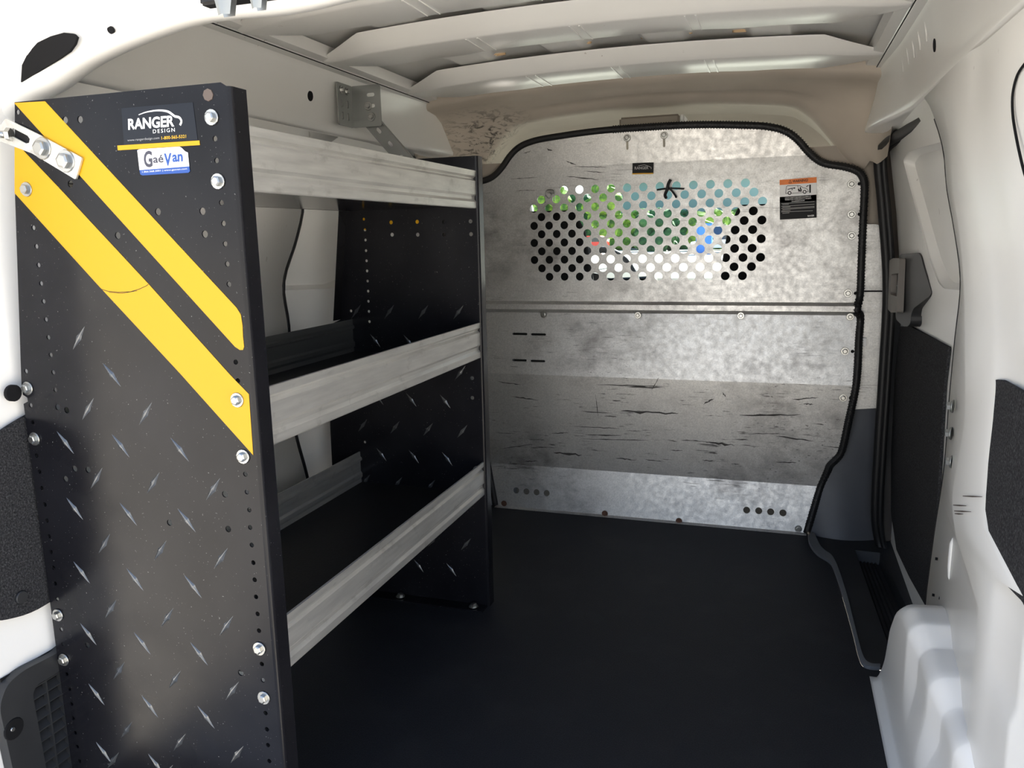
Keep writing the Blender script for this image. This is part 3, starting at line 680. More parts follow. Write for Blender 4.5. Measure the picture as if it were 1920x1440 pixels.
# ---- sliding doors
DX = [(-0.10, 0.735), (0.10, 0.735), (0.68, 0.722), (0.80, 0.712), (0.95, 0.693), (1.13, 0.664), (1.18, 0.655)]
def doorfn(side, off=0.0): return lambda u, v, w_: (side * (interp(DX, v) + off + w_), u, v)
win = px2([(1711, 300), (1722, 285), (1745, 276), (1800, 262), (1830, 270), (1830, 560), (1790, 545), (1750, 541), (1741, 530), (1731, 490), (1722, 420), (1715, 350)], 0, 0.693)
win = round_poly(win, 0.02)
for side, n in ((1, 1), (-1, 2)):
    d_low = [(1.40, -0.06), (2.47, -0.06), (2.47, 0.70), (1.40, 0.70)]
    mb = MB()
    rows = [[(side * interp(DX, z), y, z) for y in [1.40 + 1.07 * k / 6 for k in range(7)]] for z in [-0.06, 0.1, 0.3, 0.5, 0.6, 0.68, 0.70]]
    mb.grid(rows)
    door = struct(link('door_%d' % n, mb.mesh('door_%d' % n), M_white), 'white sliding door inner panel with black felt lower lining' if side > 0 else 'white sliding door inner panel behind the shelving')
    # upper half with the blanked-window pocket, banded so that it follows the lean
    up = [(1.40, 0.70), (2.47, 0.70), (2.47, 0.80), (2.46, 0.95), (2.45, 1.17), (1.40, 1.17)]
    link('upper_panel', plate_mesh('upper_panel', [up, win], 0.003, doorfn(side)), M_white, door)
    wc = (sum(p[0] for p in win) / len(win), sum(p[1] for p in win) / len(win)); w2 = [(wc[0] + (a - wc[0]) * 0.94, wc[1] + (b - wc[1]) * 0.93) for a, b in win]
    mb = MB(); f0 = doorfn(side); mb.grid([[f0(a, b, 0) for a, b in win], [f0(a, b, 0.004) for a, b in win], [f0(a, b, 0.020) for a, b in w2]], True, True)
    link('window_pocket', mb.mesh('window_pocket'), M_white, door)
    link('blank_panel', plate_mesh('blank_panel', [[(wc[0] + (a - wc[0]) * 0.96, wc[1] + (b - wc[1]) * 0.95) for a, b in win]], 0.002, doorfn(side, 0.021)), M_white, door)
door1 = bpy.data.objects['door_1']; door2 = bpy.data.objects['door_2']
cp = px2([(1692, 612), (1712, 612), (1785, 651), (1775, 720), (1760, 900), (1738, 1135), (1728, 1133), (1700, 1082), (1676, 1030), (1666, 960), (1669, 850), (1680, 700)], 0, 0.722)
link('felt_lining', plate_mesh('felt_lining', [round_poly(cp, 0.008)], 0.006, lambda u, v, w_: (interp(DX, v) - 0.004 + w_, u, v)), M_carpet, door1)
cp2 = [(1.62, 0.02), (2.40, 0.02), (2.40, 0.60), (1.62, 0.60)]
# latch cover and pull handle of the right door
lc3 = [at(x, y, 0, X) for x, y, X in ((1688, 477, .684), (1722, 474, .700), (1729, 480, .704), (1734, 500, .707), (1748, 549, .713), (1744, 556, .712), (1716, 578, .702), (1711, 590, .700), (1709, 606, .699), (1701, 613, .694), (1690, 610, .688), (1680, 598, .684), (1682, 560, .684), (1686, 500, .684))]
ly0 = max(p.y for p in lc3); ly1 = min(p.y for p in lc3)
me = plate_mesh('latch_cover', [round_poly([(p.y, p.z) for p in lc3], 0.02)], 0.016, lambda u, v, w_: (0.690 + 0.030 * (ly0 - u) / (ly0 - ly1) + w_ * (1.0 if w_ < 0 else 3.0), u, v), 0.006)
lcov = link('latch_cover', me, M_dkpl, door1)
lh = px2([(1669, 488), (1676, 484), (1688, 484), (1684, 586), (1672, 586), (1666, 580)], 0, 0.676)
lhh = px2([(1673, 514), (1686, 512), (1683, 556), (1671, 552)], 0, 0.676)
link('pull_handle', plate_mesh('pull_handle', [round_poly(lh, 0.008), round_poly(lhh, 0.006)], 0.014, lambda u, v, w_: (0.681 + w_, u, v), 0.003), M_handle, lcov)
mb = MB(); mb.box(0.684, 0.690, 2.36, 2.52, 0.70, 0.80); 

# ================================================================== SHELVING UNIT
XF = -0.268; YN, YF = 0.880, 1.742
sh = thing('shelving_unit', 'three-tier black steel shelving unit with yellow-striped end panel', 'shelf', (-0.45, 1.31, 0.0))
# near end panel
near_edge = [(XF, 0.0), (XF, 1.098), (-0.276, 1.103), (-0.615, 1.103), (-0.637, 0.975), (-0.672, 0.706), (-0.672, 0.69), (-0.664, 0.686), (-0.664, 0.680), (-0.673, 0.676), (-0.674, 0.0)]
right_holes = [(403, 260), (406, 301), (415, 380), (419, 419), (422, 457), (426, 495), (429, 533), (442, 679), (446, 714), (460, 889), (463, 922.5), (467.5, 956), (469, 989), (472, 1022), (475, 1055), (477.5, 1087), (480, 1119), (483, 1151), (485.6, 1182.5), (491, 1245), (493, 1275.6), (498, 1337), (500.5, 1367.5), (502.5, 1397), (505, 1427)]
left_holes = [(62.5, 427), (68, 462), (72, 497), (77, 531.5), (81.5, 565), (86, 599), (90.6, 632.6), (95, 665.6), (99.5, 698), (103.5, 731), (48.7, 696), (57.5, 760), (61, 792), (68.5, 854), (74, 884), (78, 915), (84, 946), (88, 976), (92, 1005.7), (96, 1035), (100, 1064.6), (103.5, 1094), (107, 1123), (115, 1180.5), (118, 1208), (125, 1264), (130, 1292), (134, 1320), (137, 1347), (141, 1374), (145, 1400), (149, 1427), (33, 210)]
big_holes = [(150, 224), (122, 225), (296, 397), (379.5, 396), (384, 439), (220.6, 441.7), (142.5, 442.7), (421.7, 926.6), (318, 980), (428, 992), (140, 879), (165, 881), (123, 898), (125, 769), (108, 763.6), (451.5, 1261.6), (164, 1210), (105, 305), (132, 345)]
holes = [circle(*q, 0.0036, 10) for q in px2(right_holes + left_holes, 1, YN)] + [circle(*q, 0.0048, 12) for q in px2(big_holes, 1, YN)]
pn = link('end_panel', plate_mesh('end_panel', [near_edge] + holes, 0.002, planeY(YN + 0.001)), M_black, sh)
pn['label'] = 'black diamond-tread end panel with two diagonal yellow stripes'
mb = MB()
rows = []
for z in (0.0, 1.098):
    rr = 0.006; rows.append([(XF, YN, z)] + [(XF + rr * math.sin(a), YN + rr - rr * math.cos(a), z) for a in [math.pi / 2 * k / 5 for k in range(6)]] + [(XF + rr, YN + 0.032, z), (XF + rr - 0.002, YN + 0.034, z), (XF + rr - 0.003, YN + 0.010, z), (XF - 0.002, YN + 0.002, z)])
mb.grid(rows, False, True)
link('front_flange', mb.mesh('front_flange'), M_black, pn)
mb = MB(); mb.box(-0.672, XF + 0.004, YN + 0.001, YN + 0.035, 0.0, 0.003); link('base_flange', mb.mesh('base_flange'), M_black, pn)
# pressed tread bars
def tread_mesh():
    mb = MB(); L, W, H = 0.0215, 0.0052, 0.0022
    prof = [(-1, 0.0), (-0.7, 0.32), (-0.3, 0.62), (0, 1.0), (0.3, 0.62), (0.7, 0.32), (1, 0.0)]
    rows = []
    for t, wf in prof:
        wd = max(W * wf, 0.0004); h = H * (0.25 + 0.75 * wf) if wf else 0.0
        rows.append([(t * L, 0.0003, -wd), (t * L, -h * 0.8, -wd * 0.35), (t * L, -h, 0), (t * L, -h * 0.8, wd * 0.35), (t * L, 0.0003, wd)])
    mb.grid(rows, False); me = mb.mesh('tread_bar'); me.materials.append(M_bump); return me
TB = tread_mesh()
Z2 = lambda L: [(x / 3.84, 350 + y / 3.84) for x, y in L]
Z3 = lambda L: [(x / 3.4286, 700 + y / 3.4286) for x, y in L]
Z4 = lambda L: [(x / 3.4286, 1065 + y / 3.4286) for x, y in L]
up_b = Z2([(567, 1090)]) + Z3([(565, 230), (935, 260), (620, 675), (985, 705), (1370, 745), (670, 1095), (1030, 1140), (1420, 1190)]) + Z4([(713, 262), (1075, 318), (1455, 372), (765, 660), (1123, 718), (1493, 790), (813, 1042), (1155, 1120), (1523, 1200)])
dn_b = Z2([(805, 1355)]) + Z3([(420, 445), (775, 465), (1155, 490), (480, 870), (825, 905), (1200, 945), (525, 1280), (868, 1325), (1240, 1370)]) + Z4([(568, 425), (915, 485), (1280, 552), (620, 812), (963, 890), (1325, 960), (668, 1187), (1005, 1265)])
def tread(par, p, ang):
    o = link('tread_bar', TB, None, par, p); o.rotation_euler = (0, ang, 0)
for pts, ang in ((up_b, -math.radians(52)), (dn_b, math.radians(50))):
    for x, y in pts: tread(pn, at(x, y, 1, YN), ang)
# lower rows that run below the frame
for k in range(4):
    for j in range(3): tread(pn, Vector((-0.585 + j * 0.105 + (k % 2) * 0.045, YN, 0.10 - k * 0.026)), (1 if k % 2 else -1) * math.radians(51))
# yellow stripes
def sticker(par, name, px, mat_, off, Y=YN):
    return link(name, plate_mesh(name, [px2(px, 1, Y)], 0.0004, planeY(Y - off)), mat_, par)
sA = sticker(pn, 'stripe', [(27, 193), (85, 190), (262, 381), (444, 577), (452, 590), (455, 610), (456, 632), (458, 650), (456, 656), (450, 656), (441, 650), (169, 350)], M_yellow, 0.0004)
sB = sticker(pn, 'stripe', [(28, 265), (109, 350), (278.6, 532), (433, 704), (467, 739), (475, 853), (338, 700), (182, 532), (28, 362)], M_yellow, 0.0004)
# tear line across the lower stripe
mb = MB(); fy = lambda u, v: (u, YN - 0.0008, v)
stroke(mb, px2([(190, 542), (203, 546), (222, 548), (245, 547), (262, 542), (275, 536), (279, 533)], 1, YN), 0.0008, fy)
stroke(mb, px2([(205, 548), (230, 550), (258, 545)], 1, YN), 0.0006, fy)
link('tear', mb.mesh('tear', fix=False), M_print_k, sB)
# maker's label
lbl = sticker(pn, 'maker_label', [(228, 203), (362, 192), (371, 262), (233, 272)], M_label_k, 0.0003)
lbl['label'] = 'dark maker label reading RANGER DESIGN'
sticker(pn, 'yellow_band', [(220.8, 273), (374.5, 263.5), (375.5, 272), (221.7, 282)], M_yellow, 0.0006)
def fr(px_o, px_r, px_u, Y=YN, off=0.0010):
    """text frame from three photo pixels: origin, along baseline, up"""
    o, r_, u_ = (at(*q, 1, Y) for q in (px_o, px_r, px_u)); lx = (r_ - o).length; ly = (u_ - o).length
    ex, ey = (r_ - o) / lx, (u_ - o) / ly
    return (lambda u, v: tuple(o + ex * u + ey * v + Vector((0, -off, 0)))), lx, ly
def fit_text(par, name, s, px_o, px_r, px_u, mat_, bold=0.0, shear=0.0, Y=YN, off=0.0010, space=1.0):
    f, lx, ly = fr(px_o, px_r, px_u, Y, off)
    me = text_mesh(name, s, 1.0, lambda u, v: (u, v, 0), 1.0, bold, 'LEFT', shear, space)
    xs = [v.co.x for v in me.vertices]; ys = [v.co.y for v in me.vertices]
    x0, x1, y0, y1 = min(xs), max(xs), min(ys), max(ys)
    for v in me.vertices: v.co = f((v.co.x - x0) / (x1 - x0) * lx, (v.co.y - y0) / (y1 - y0) * ly)
    return link(name, me, mat_, par)
fit_text(lbl, 'lettering', 'RANGER', (241.5, 244), (328, 237.5), (241, 223), M_print_w, 0.035)
fit_text(lbl, 'lettering', 'DESIGN', (288, 250.3), (329, 247), (287.6, 243.2), M_print_w, 0.004, 0, YN, 0.0010, 1.35)
fit_text(lbl, 'lettering', 'www.rangerdesign.com', (240, 266.5), (300, 262), (239.8, 261), M_print_g, 0.0)
fit_text(lbl, 'lettering', '1-800-565-5321', (304, 262), (350, 258.5), (303.8, 256), M_print_y, 0.01)
mb = MB(); arc = px2([(261, 215.5), (275, 210.5), (292, 207.6), (305, 207.5), (316, 209.5), (323, 214), (329, 218.3), (336, 220), (340, 224), (341, 229), (338.5, 235)], 1, YN)
arc = [(p.x, p.y) for p in smooth_path([Vector((a, b, 0)) for a, b in arc], 4)]
n_ = len(arc)
fy2 = lambda u, v: (u, YN - 0.0010, v)
stroke(mb, arc, [0.0008 + 0.0022 * min(1, (i + 1) / n_ * 2.2) for i in range(n_)], fy2)
link('car_arc', mb.mesh('car_arc', fix=False), M_print_w, lbl)
# dealer sticker
dlr = sticker(pn, 'dealer_sticker', [(258.3, 282), (262, 280), (337, 275), (341, 277), (348, 284), (353, 286), (355.5, 312), (262.5, 319)], M_print_w, 0.0007)
dlr['label'] = 'white and blue dealer sticker reading GaeVan'
link('blue_band', plate_mesh('blue_band', [px2([(262.5, 319), (355.5, 312), (357, 321), (354, 324), (268, 329), (264, 327)], 1, YN)], 0.0004, planeY(YN - 0.0007)), M_print_b, dlr)
fit_text(dlr, 'lettering', 'G', (271.6, 314.5), (287.5, 313.5), (270, 283.5), M_print_n, 0.03, 0, YN, 0.0012)
fit_text(dlr, 'lettering', 'aé', (288.5, 306), (308, 304.8), (287.8, 291.5), M_print_n, 0.02, 0, YN, 0.0012)
fit_text(dlr, 'lettering', 'V', (309, 311.5), (323, 310.6), (308.5, 288), M_print_b, 0.04, 0, YN, 0.0012)
fit_text(dlr, 'lettering', 'an', (324.5, 304.3), (344, 303), (324, 290), M_print_b, 0.03, 0, YN, 0.0012)
fit_text(dlr, 'lettering', '1.866.568.2001 | www.gaevan.com', (268, 325), (352, 318.8), (267.8, 321), M_print_w, 0.0, 0, YN, 0.0012)
# bolts on the near panel
for x, y in ((397, 220), (409, 340), (445, 750), (456, 856), (486.5, 1216), (495, 1308), (50, 355), (52, 728), (65, 823), (109, 1153), (120, 1237)):
    bolt(pn, at(x, y, 1, YN - 0.0005), B_Ys)
p = at(390.6, 178, 1, YN); mb = MB(); mb.cyl(p, (0, -1, 0), 0.008, 0.0075, 0.0012, 8); link('rusty_plug', mb.mesh('rusty_plug'), M_plug, pn)
# angled bracket tying the panel to the rear pillar
YB_ = YN - 0.0030
bo = px2([(-6, 262), (2, 236), (12, 222), (70, 250), (155.5, 296), (143.5, 337), (62, 288)], 1, YB_)
bs = [Vector((*p, 0)) for p in px2([(27, 249), (52, 262)], 1, YB_)]
d_ = (bs[1] - bs[0]).normalized(); nrm = Vector((-d_.y, d_.x, 0)) * 0.0055
sl = [tuple((q + s_ * nrm + e * d_ * 0.003)[:2]) for q, s_, e in ((bs[0], 1, -1), (bs[1], 1, 0), (bs[1], 0.5, 1.6), (bs[1], -0.5, 1.6), (bs[1], -1, 0), (bs[0], -1, -1))]
br = link('tie_bracket', plate_mesh('tie_bracket', [round_poly(bo, 0.003), sl], 0.003, planeY(YB_)), M_lip, pn)
br['label'] = 'silver slotted bracket bolted over the yellow stripes'
for x, y in ((80, 278), (124, 302)): bolt(br, at(x, y, 1, YB_ - 0.0012), bolt_mesh('bolt', 0.0105, 0.009, (0, -1, 0), 1.5)).data.materials.append(M_zinc)
p = at(8, 252, 1, YB_ - 0.01); mb = MB(); mb.cyl(p + Vector((0.006, 0.006, 0)), (-1, -0.35, 0.1), 0.009, 0.009, 0.006, 6, False); mb.cyl(p + Vector((-0.001, 0.003, 0)), (-1, -0.35, 0.1), 0.005, 0.005, 0.014, 10); link('nut', mb.mesh('nut'), M_zinc, br)

# far end panel
far_edge = [(XF, 0.0), (XF, 1.088), (-0.585, 1.088), (-0.60, 0.99), (-0.635, 0.714), (-0.668, 0.70), (-0.684, 0.44), (-0.690, 0.0)]
fh_col = [(682, 411), (684, 431), (685, 450), (686, 470), (687, 489), (688, 508), (689, 527), (690, 546), (690.5, 565), (691.5, 584), (692.5, 603)]
fh_big = [(733, 417), (782, 416), (831, 416), (882, 415), (735, 440), (783, 440), (832, 440), (883, 439), (885, 709), (885.5, 746)]
fh_sm = [(658, 583), (684, 829)] + [(886, 640 + k * 17) for k in range(2)]
hol = [circle(*q, 0.0036, 10) for q in px2(fh_col + fh_sm, 1, YF)] + [circle(*q, 0.0048, 12) for q in px2(fh_big, 1, YF)]
pf2 = link('end_panel', plate_mesh('end_panel', [far_edge] + hol, 0.002, planeY(YF + 0.001)), M_black, sh)
pf2['label'] = 'plain black diamond-tread end panel beside the partition'
mb = MB(); rows = []
for z in (0.0, 1.088):
    rr = 0.006; rows.append([(XF, YF, z)] + [(XF + rr * math.sin(a), YF + rr - rr * math.cos(a), z) for a in [math.pi / 2 * k / 5 for k in range(6)]] + [(XF + rr, YF + 0.032, z), (XF + rr - 0.002, YF + 0.034, z), (XF + rr - 0.003, YF + 0.010, z), (XF - 0.002, YF + 0.002, z)])
mb.grid(rows, False, True); link('front_flange', mb.mesh('front_flange'), M_black, pf2)
mb = MB(); mb.box(XF - 0.001, XF + 0.0, YF - 0.0002, YF + 0.0, 0, 0.01)
mb = MB(); mb.grid([[(-0.585, YF, 1.088), (-0.60, YF, 0.99), (-0.635, YF, 0.714)], [(-0.587, YF - 0.032, 1.088), (-0.602, YF - 0.032, 0.99), (-0.637, YF - 0.032, 0.714)]], False); link('back_flange', mb.mesh('back_flange'), M_black, pf2)
mb = MB(); mb.box(-0.69, XF, YF - 0.036, YF, 0.0, 0.004); link('base_flange', mb.mesh('base_flange'), M_black, pf2)
for x, y in ((751, 1118), (888, 1137)): bolt(pf2, at(x, y, 2, 0.006), B_Z)
for k in range(10):
    z = 0.735 - k * 0.072
    for j in range(4):
        x = -0.32 - j * 0.090 - (k % 2) * 0.042
        if x > -0.62: tread(pf2, Vector((x, YF, z)), (1 if k % 2 else -1) * math.radians(51))
# stripes on its far side close the punched holes with yellow vinyl
def rev(name, poly): link(name, plate_mesh(name, [poly], 0.0004, planeY(YF + 0.0026)), M_yellow, pf2)
rev('stripe', [(-0.59, 1.02), (-0.50, 1.02), (-0.42, 0.932), (-0.36, 0.905), (-0.36, 0.925), (-0.43, 0.975), (-0.46, 0.97), (-0.48, 0.935), (-0.515, 0.93), (-0.555, 0.93), (-0.59, 0.945)])

# shelves: deck, front lip and back lip on three levels
LIP = [(-0.012, 0.0), (-0.001, 0.0), (0.0, 0.002), (0.0, 0.014), (-0.004, 0.020), (-0.004, 0.026), (0.0, 0.031), (0.0, 0.060), (-0.005, 0.064), (-0.005, 0.067), (0.0, 0.071), (0.001, 0.083), (-0.0025, 0.0835), (-0.003, 0.071), (-0.007, 0.067), (-0.007, 0.062), (-0.002, 0.058), (-0.002, 0.032), (-0.006, 0.027), (-0.006, 0.019), (-0.002, 0.013), (-0.003, 0.002), (-0.012, 0.002)]
def lip(name, x, z, sgn, par, mat_, h=1.0):
    mb = MB(); rows = [[(x + sgn * a, y, z + b * h) for a, b in LIP] for y in (YN + 0.0025, YF - 0.0005)]
    mb.grid(rows, False, True)
    for r in rows: mb.add(r, [tuple(range(len(r)))])
    return link(name, mb.mesh(name), mat_, par)
for zi, z in enumerate((0.291, 0.628, 0.972)):
    mb = MB(); mb.box(-0.604, XF - 0.008, YN + 0.0025, YF - 0.0005, z + 0.004, z + 0.0075)
    dk = link('shelf_deck', mb.mesh('shelf_deck'), M_deck if zi == 2 else M_mat, sh)
    lip('front_lip', XF + 0.001, z, 1, dk, M_lip)
    lip('back_lip', -0.604, z + 0.004, -1, dk, (M_lip, M_bracket, M_lip)[zi], (1.0, 1.0, 0.35)[zi])
    for dz in (0.022, 0.062):
        p = Vector((XF - 0.016, YF - 0.0015, z + dz)); bolt(pf2, p, B_Ys)
# upper wall bracket and strut
wbk = link('wall_bracket', plate_mesh('wall_bracket', [round_poly([(1.765, 1.180), (1.836, 1.180), (1.836, 1.278), (1.765, 1.278)], 0.005)] +
      [slot(y, z, 0.007, 0.018) for y in (1.785, 1.812) for z in (1.203, 1.232)], 0.003, lambda u, v, w_: (-0.622 + (1.25 - v) * 0.15 * 0 + w_, u, v)), M_bracket, sh)
wbk['label'] = 'slotted galvanized angle bracket on the white roof rail'
xb0 = -0.622; xb1 = at(712, 158, 1, 1.836).x + 0.0
link('bracket_leg', plate_mesh('bracket_leg', [round_poly([(xb0, 1.180), (xb1, 1.180), (xb1, 1.278), (xb0, 1.278)], 0.005), slot(xb0 + 0.052, 1.255, 0.022, 0.009), slot(xb0 + 0.052, 1.229, 0.022, 0.009), slot(xb0 + 0.052, 1.203, 0.022, 0.009)], 0.003, planeY(1.836)), M_bracket, wbk)
for x, z in ((0.045, 1.229), (0.052, 1.203)): bolt(wbk, Vector((xb0 + x, 1.834, z)), B_Ys)
for y in (1.783, 1.808): bolt(wbk, Vector((-0.620, y, 1.262)), B_Xp)
s0 = at(692, 225, 1, 1.842); s1 = at(757, 300, 1, 1.842); dv = (s1 - s0).normalized(); L_ = (s1 - s0).length + 0.06
wd = 0.019; nv = Vector((dv.z, 0, -dv.x))
stp = lambda u, v, w_: tuple(s0 + dv * u + nv * v + Vector((0, 0.004 + w_, 0)))
strut = link('strut', plate_mesh('strut', [[(0, -wd), (L_, -wd), (L_, wd), (0, wd)]] + [slot(0.035 + k * 0.045, 0, 0.018, 0.009) for k in range(3)], 0.003, stp), M_bracket, wbk)
for s_ in (-1, 1):
    mb = MB(); mb.grid([[stp(0, s_ * wd, 0), stp(L_, s_ * wd, 0)], [stp(0, s_ * wd, 0.012), stp(L_, s_ * wd, 0.012)]], False); link('edge', mb.mesh('edge'), M_bracket, strut)

# ================================================================== PARTITION
YB = 2.485
PY = [(0.0, 2.464), (0.145, 2.492), (0.462, 2.466), (0.668, 2.490), (0.672, 2.470), (0.690, 2.470), (0.700, 2.486), (1.117, 2.490), (1.23, 2.476)]
part = thing('partition', 'scuffed galvanized steel cargo partition with a perforated window', 'partition', (0, 2.48, 0))
edge = [(0.0, 0.500), (0.147, 0.536), (0.195, 0.552), (0.215, 0.558), (0.232, 0.572), (0.262, 0.588), (0.352, 0.601), (0.471, 0.616), (0.66, 0.618), (0.68, 0.606), (0.72, 0.614), (1.02, 0.610)]
def half(z): return interp(edge, z)
def pfn(u, v, w_): return (u, interp(PY, v) + w_, v)
def band(z0, z1, holes=()):
    zs = sorted(set([z0, z1] + [z for z, _ in edge if z0 < z < z1]))
    return [[(half(z), z) for z in zs] + [(-half(z), z) for z in zs[::-1]]] + list(holes)
bh = [circle(*q, 0.0105, 16) for q in px2([(968.5, 919), (987.5, 921), (1006.5, 922.4), (1025.5, 924), (1400, 955.7), (1422.6, 957), (1445, 959), (1468, 961)], 1, 2.478)]
def pslot(xa, xb, y):
    a, b = px2([(xa, y), (xb, y)], 1, 2.482); return slot((a[0] + b[0]) / 2, (a[1] + b[1]) / 2, b[0] - a[0], 0.0075)
bsl = [pslot(961, 989, 626), pslot(996, 1024, 627), pslot(962.5, 989.5, 674.6), pslot(997, 1024, 676)]
def join(name, meshes):
    bm = bmesh.new()
    for m in meshes: bm.from_mesh(m)
    bmesh.ops.remove_doubles(bm, verts=bm.verts, dist=1e-5)
    me = bpy.data.meshes.new(name); bm.to_mesh(me); bm.free(); return me
low = join('lower_panel', [plate_mesh('b', band(0.0, 0.145, bh), 0.002, pfn), plate_mesh('b', band(0.145, 0.462), 0.002, pfn), plate_mesh('b', band(0.462, 0.668, bsl), 0.002, pfn)])
lowp = link('lower_panel', low, M_galv, part)
lowp['label'] = 'folded lower sheet with black scuff marks'
# perforation
rows_ = []
pa, pb = at(1000.4, 396, 1, YB), at(1429.4, 384, 1, YB)
N = 15; pit = (pb.x - pa.x) / (N - 1); z0 = 1.047; dz = 0.02685
for r in range(11):
    if r % 2 == 0: xs = [pa.x + pit * k for k in range(N)]
    else: xs = [pa.x + pit * (k + 0.5) for k in range(N - 1)]
    if r == 0: xs = xs[2:-1]
    if r == 10: xs = xs[1:-1]
    rows_ += [circle(x, z0 - r * dz, 0.0128, 18) for x in xs]
def toppath():
    pts = [(0.610, 1.02), (0.606, 1.045), (0.590, 1.066), (0.555, 1.080), (0.508, 1.090), (0.480, 1.105), (0.454, 1.130), (0.430, 1.158), (0.400, 1.182), (0.360, 1.197), (0.300, 1.206), (0.15, 1.217), (0.0, 1.219)]
    return pts
tp = toppath(); zf = 1.117
lo_pts = [p for p in tp if p[1] < zf]; hi_pts = [p for p in tp if p[1] >= zf]; xf = interp([(b, a) for a, b in tp], zf)
slots_top = [slot(q[0], q[1] - 0.012, 0.007, 0.036) for q in px2([(1177, 262), (1246, 257)], 1, 2.49)]
up1 = [(half(z), z) for z in (0.700, 0.72, 1.0)] + lo_pts + [(xf, zf)]
up1 = up1 + [(-x, z) for x, z in up1[::-1]]
up2 = [(xf, zf)] + hi_pts; up2 = up2 + [(-x, z) for x, z in up2[-2::-1]]
upm = join('upper_panel', [plate_mesh('b', [up1] + rows_, 0.002, pfn), plate_mesh('b', [up2] + slots_top, 0.002, pfn)])
uppp = link('upper_panel', upm, M_galv, part); uppp['label'] = 'upper sheet with a field of round viewing holes'
# rubbed-in black scuffs
def scuffs(par, L, off, sc):
    for k, (x0, y0, x1, y1, wd) in enumerate(L):
        rnd = random.Random(k * 7 + int(off[0])); n = 9; A, Bp = [], []
        d = Vector((x1 - x0, y1 - y0)); nn_ = Vector((-d.y, d.x)).normalized()
        for i in range(n + 1):
            t = i / n; prof = math.sin(math.pi * min(1, t * 0.95 + 0.025)) ** 0.7 * (0.35 + 0.65 * rnd.random())
            c = Vector((x0, y0)) + d * t + nn_ * rnd.uniform(-0.25, 0.25) * wd
            for lst, sg in ((A, 1), (Bp, -1)):
                q = c + nn_ * sg * wd * 0.5 * prof; p = at(off[0] + q.x / sc, off[1] + q.y / sc, 1, 2.48)
                lst.append((p.x, interp(PY, p.z) - 0.0013, p.z))
        mb = MB(); mb.grid([A, Bp], False); link('scuff_mark', mb.mesh('scuff_mark'), M_scuff, par)
scuffs(lowp, [(500, 695, 670, 700, 7), (440, 655, 660, 665, 6), (345, 780, 480, 795, 16), (490, 715, 800, 722, 6), (950, 720, 1080, 728, 6), (1070, 730, 1205, 745, 14), (480, 582, 630, 592, 5), (670, 580, 940, 595, 16), (1230, 602, 1520, 597, 11), (1060, 548, 1110, 520, 9), (640, 808, 740, 818, 6), (780, 815, 870, 825, 5), (560, 455, 900, 462, 7), (690, 462, 880, 470, 10), (1400, 700, 1580, 725, 8), (1400, 825, 1500, 830, 7), (1050, 818, 1110, 822, 7), (1480, 525, 1600, 515, 9), (815, 482, 850, 420, 5), (550, 500, 562, 620, 4), (900, 770, 960, 772, 5), (90, 765, 260, 740, 4), (200, 825, 270, 823, 6), (1190, 835, 1230, 838, 5), (90, 440, 200, 455, 6), (150, 510, 280, 530, 7), (1530, 545, 1580, 548, 8), (1150, 490, 1165, 515, 7), (330, 690, 420, 686, 5), (1270, 690, 1420, 688, 5)], (900, 540), 2.526)
scuffs(uppp, [(680, 345, 760, 378, 12), (740, 388, 1010, 395, 9), (680, 465, 940, 495, 13), (230, 488, 450, 475, 7), (280, 582, 440, 575, 6), (820, 425, 1000, 438, 8), (530, 250, 575, 265, 14), (345, 285, 400, 270, 10)], (900, 220), 4.235)
# channel between the sheets
mb = MB(); prof = [(2.486, 0.701), (2.4835, 0.700), (2.466, 0.6935), (2.464, 0.692), (2.464, 0.676), (2.466, 0.674), (2.484, 0.664), (2.488, 0.664)]
mb.grid([[(s_ * 0.605, y, z) for y, z in prof] for s_ in (-1, 1)], False); ch = link('channel', mb.mesh('channel'), M_galv, part)
for x, y in ((1019, 590), (1196, 591), (1389, 592), (1594, 594)): bolt(ch, at(x, y, 1, 2.472), B_Ys)
# bottom flange with rusty screws
mb = MB(); mb.grid([[(s_ * 0.500, y, z) for y, z in ((2.4695, 0.010), (2.468, 0.006), (2.462, 0.003), (2.448, 0.0022), (2.448, 0.0008), (2.47, 0.0008))] for s_ in (-1, 1)], False)
bf = link('bottom_flange', mb.mesh('bottom_flange'), M_galv, part)
for x, y in ((945, 944), (1134, 963), (1273, 977)): bolt(bf, at(x, y, 1, 2.462), B_Yr, 'screw')
bolt(bf, at(1497, 992, 1, 2.462), B_Ys, 'screw')
# bolts along the right edge, each with its slot
for x, y in ((1597, 345), (1597, 402), (1597, 442), (1590, 550), (1584, 658), (1580, 744)):
    p = at(x, y, 1, 2.483); p.y = interp(PY, p.z) - 0.0012
    o_ = uppp if p.z > 0.7 else lowp
    bolt(o_, p, B_Y)
    mb = MB(); q = p + Vector((0.020, 0.0, 0)); mb.cyl(q, (0, -1, 0), 0.0048, 0.0048, 0.0006, 12); link('slot_end', mb.mesh('slot_end'), M_dark, o_)
for x, y in ((1177, 259), (1246, 254)):
    p = at(x, y, 1, 2.49); p.y = interp(PY, p.z) - 0.0012; bolt(uppp, p, B_Y)
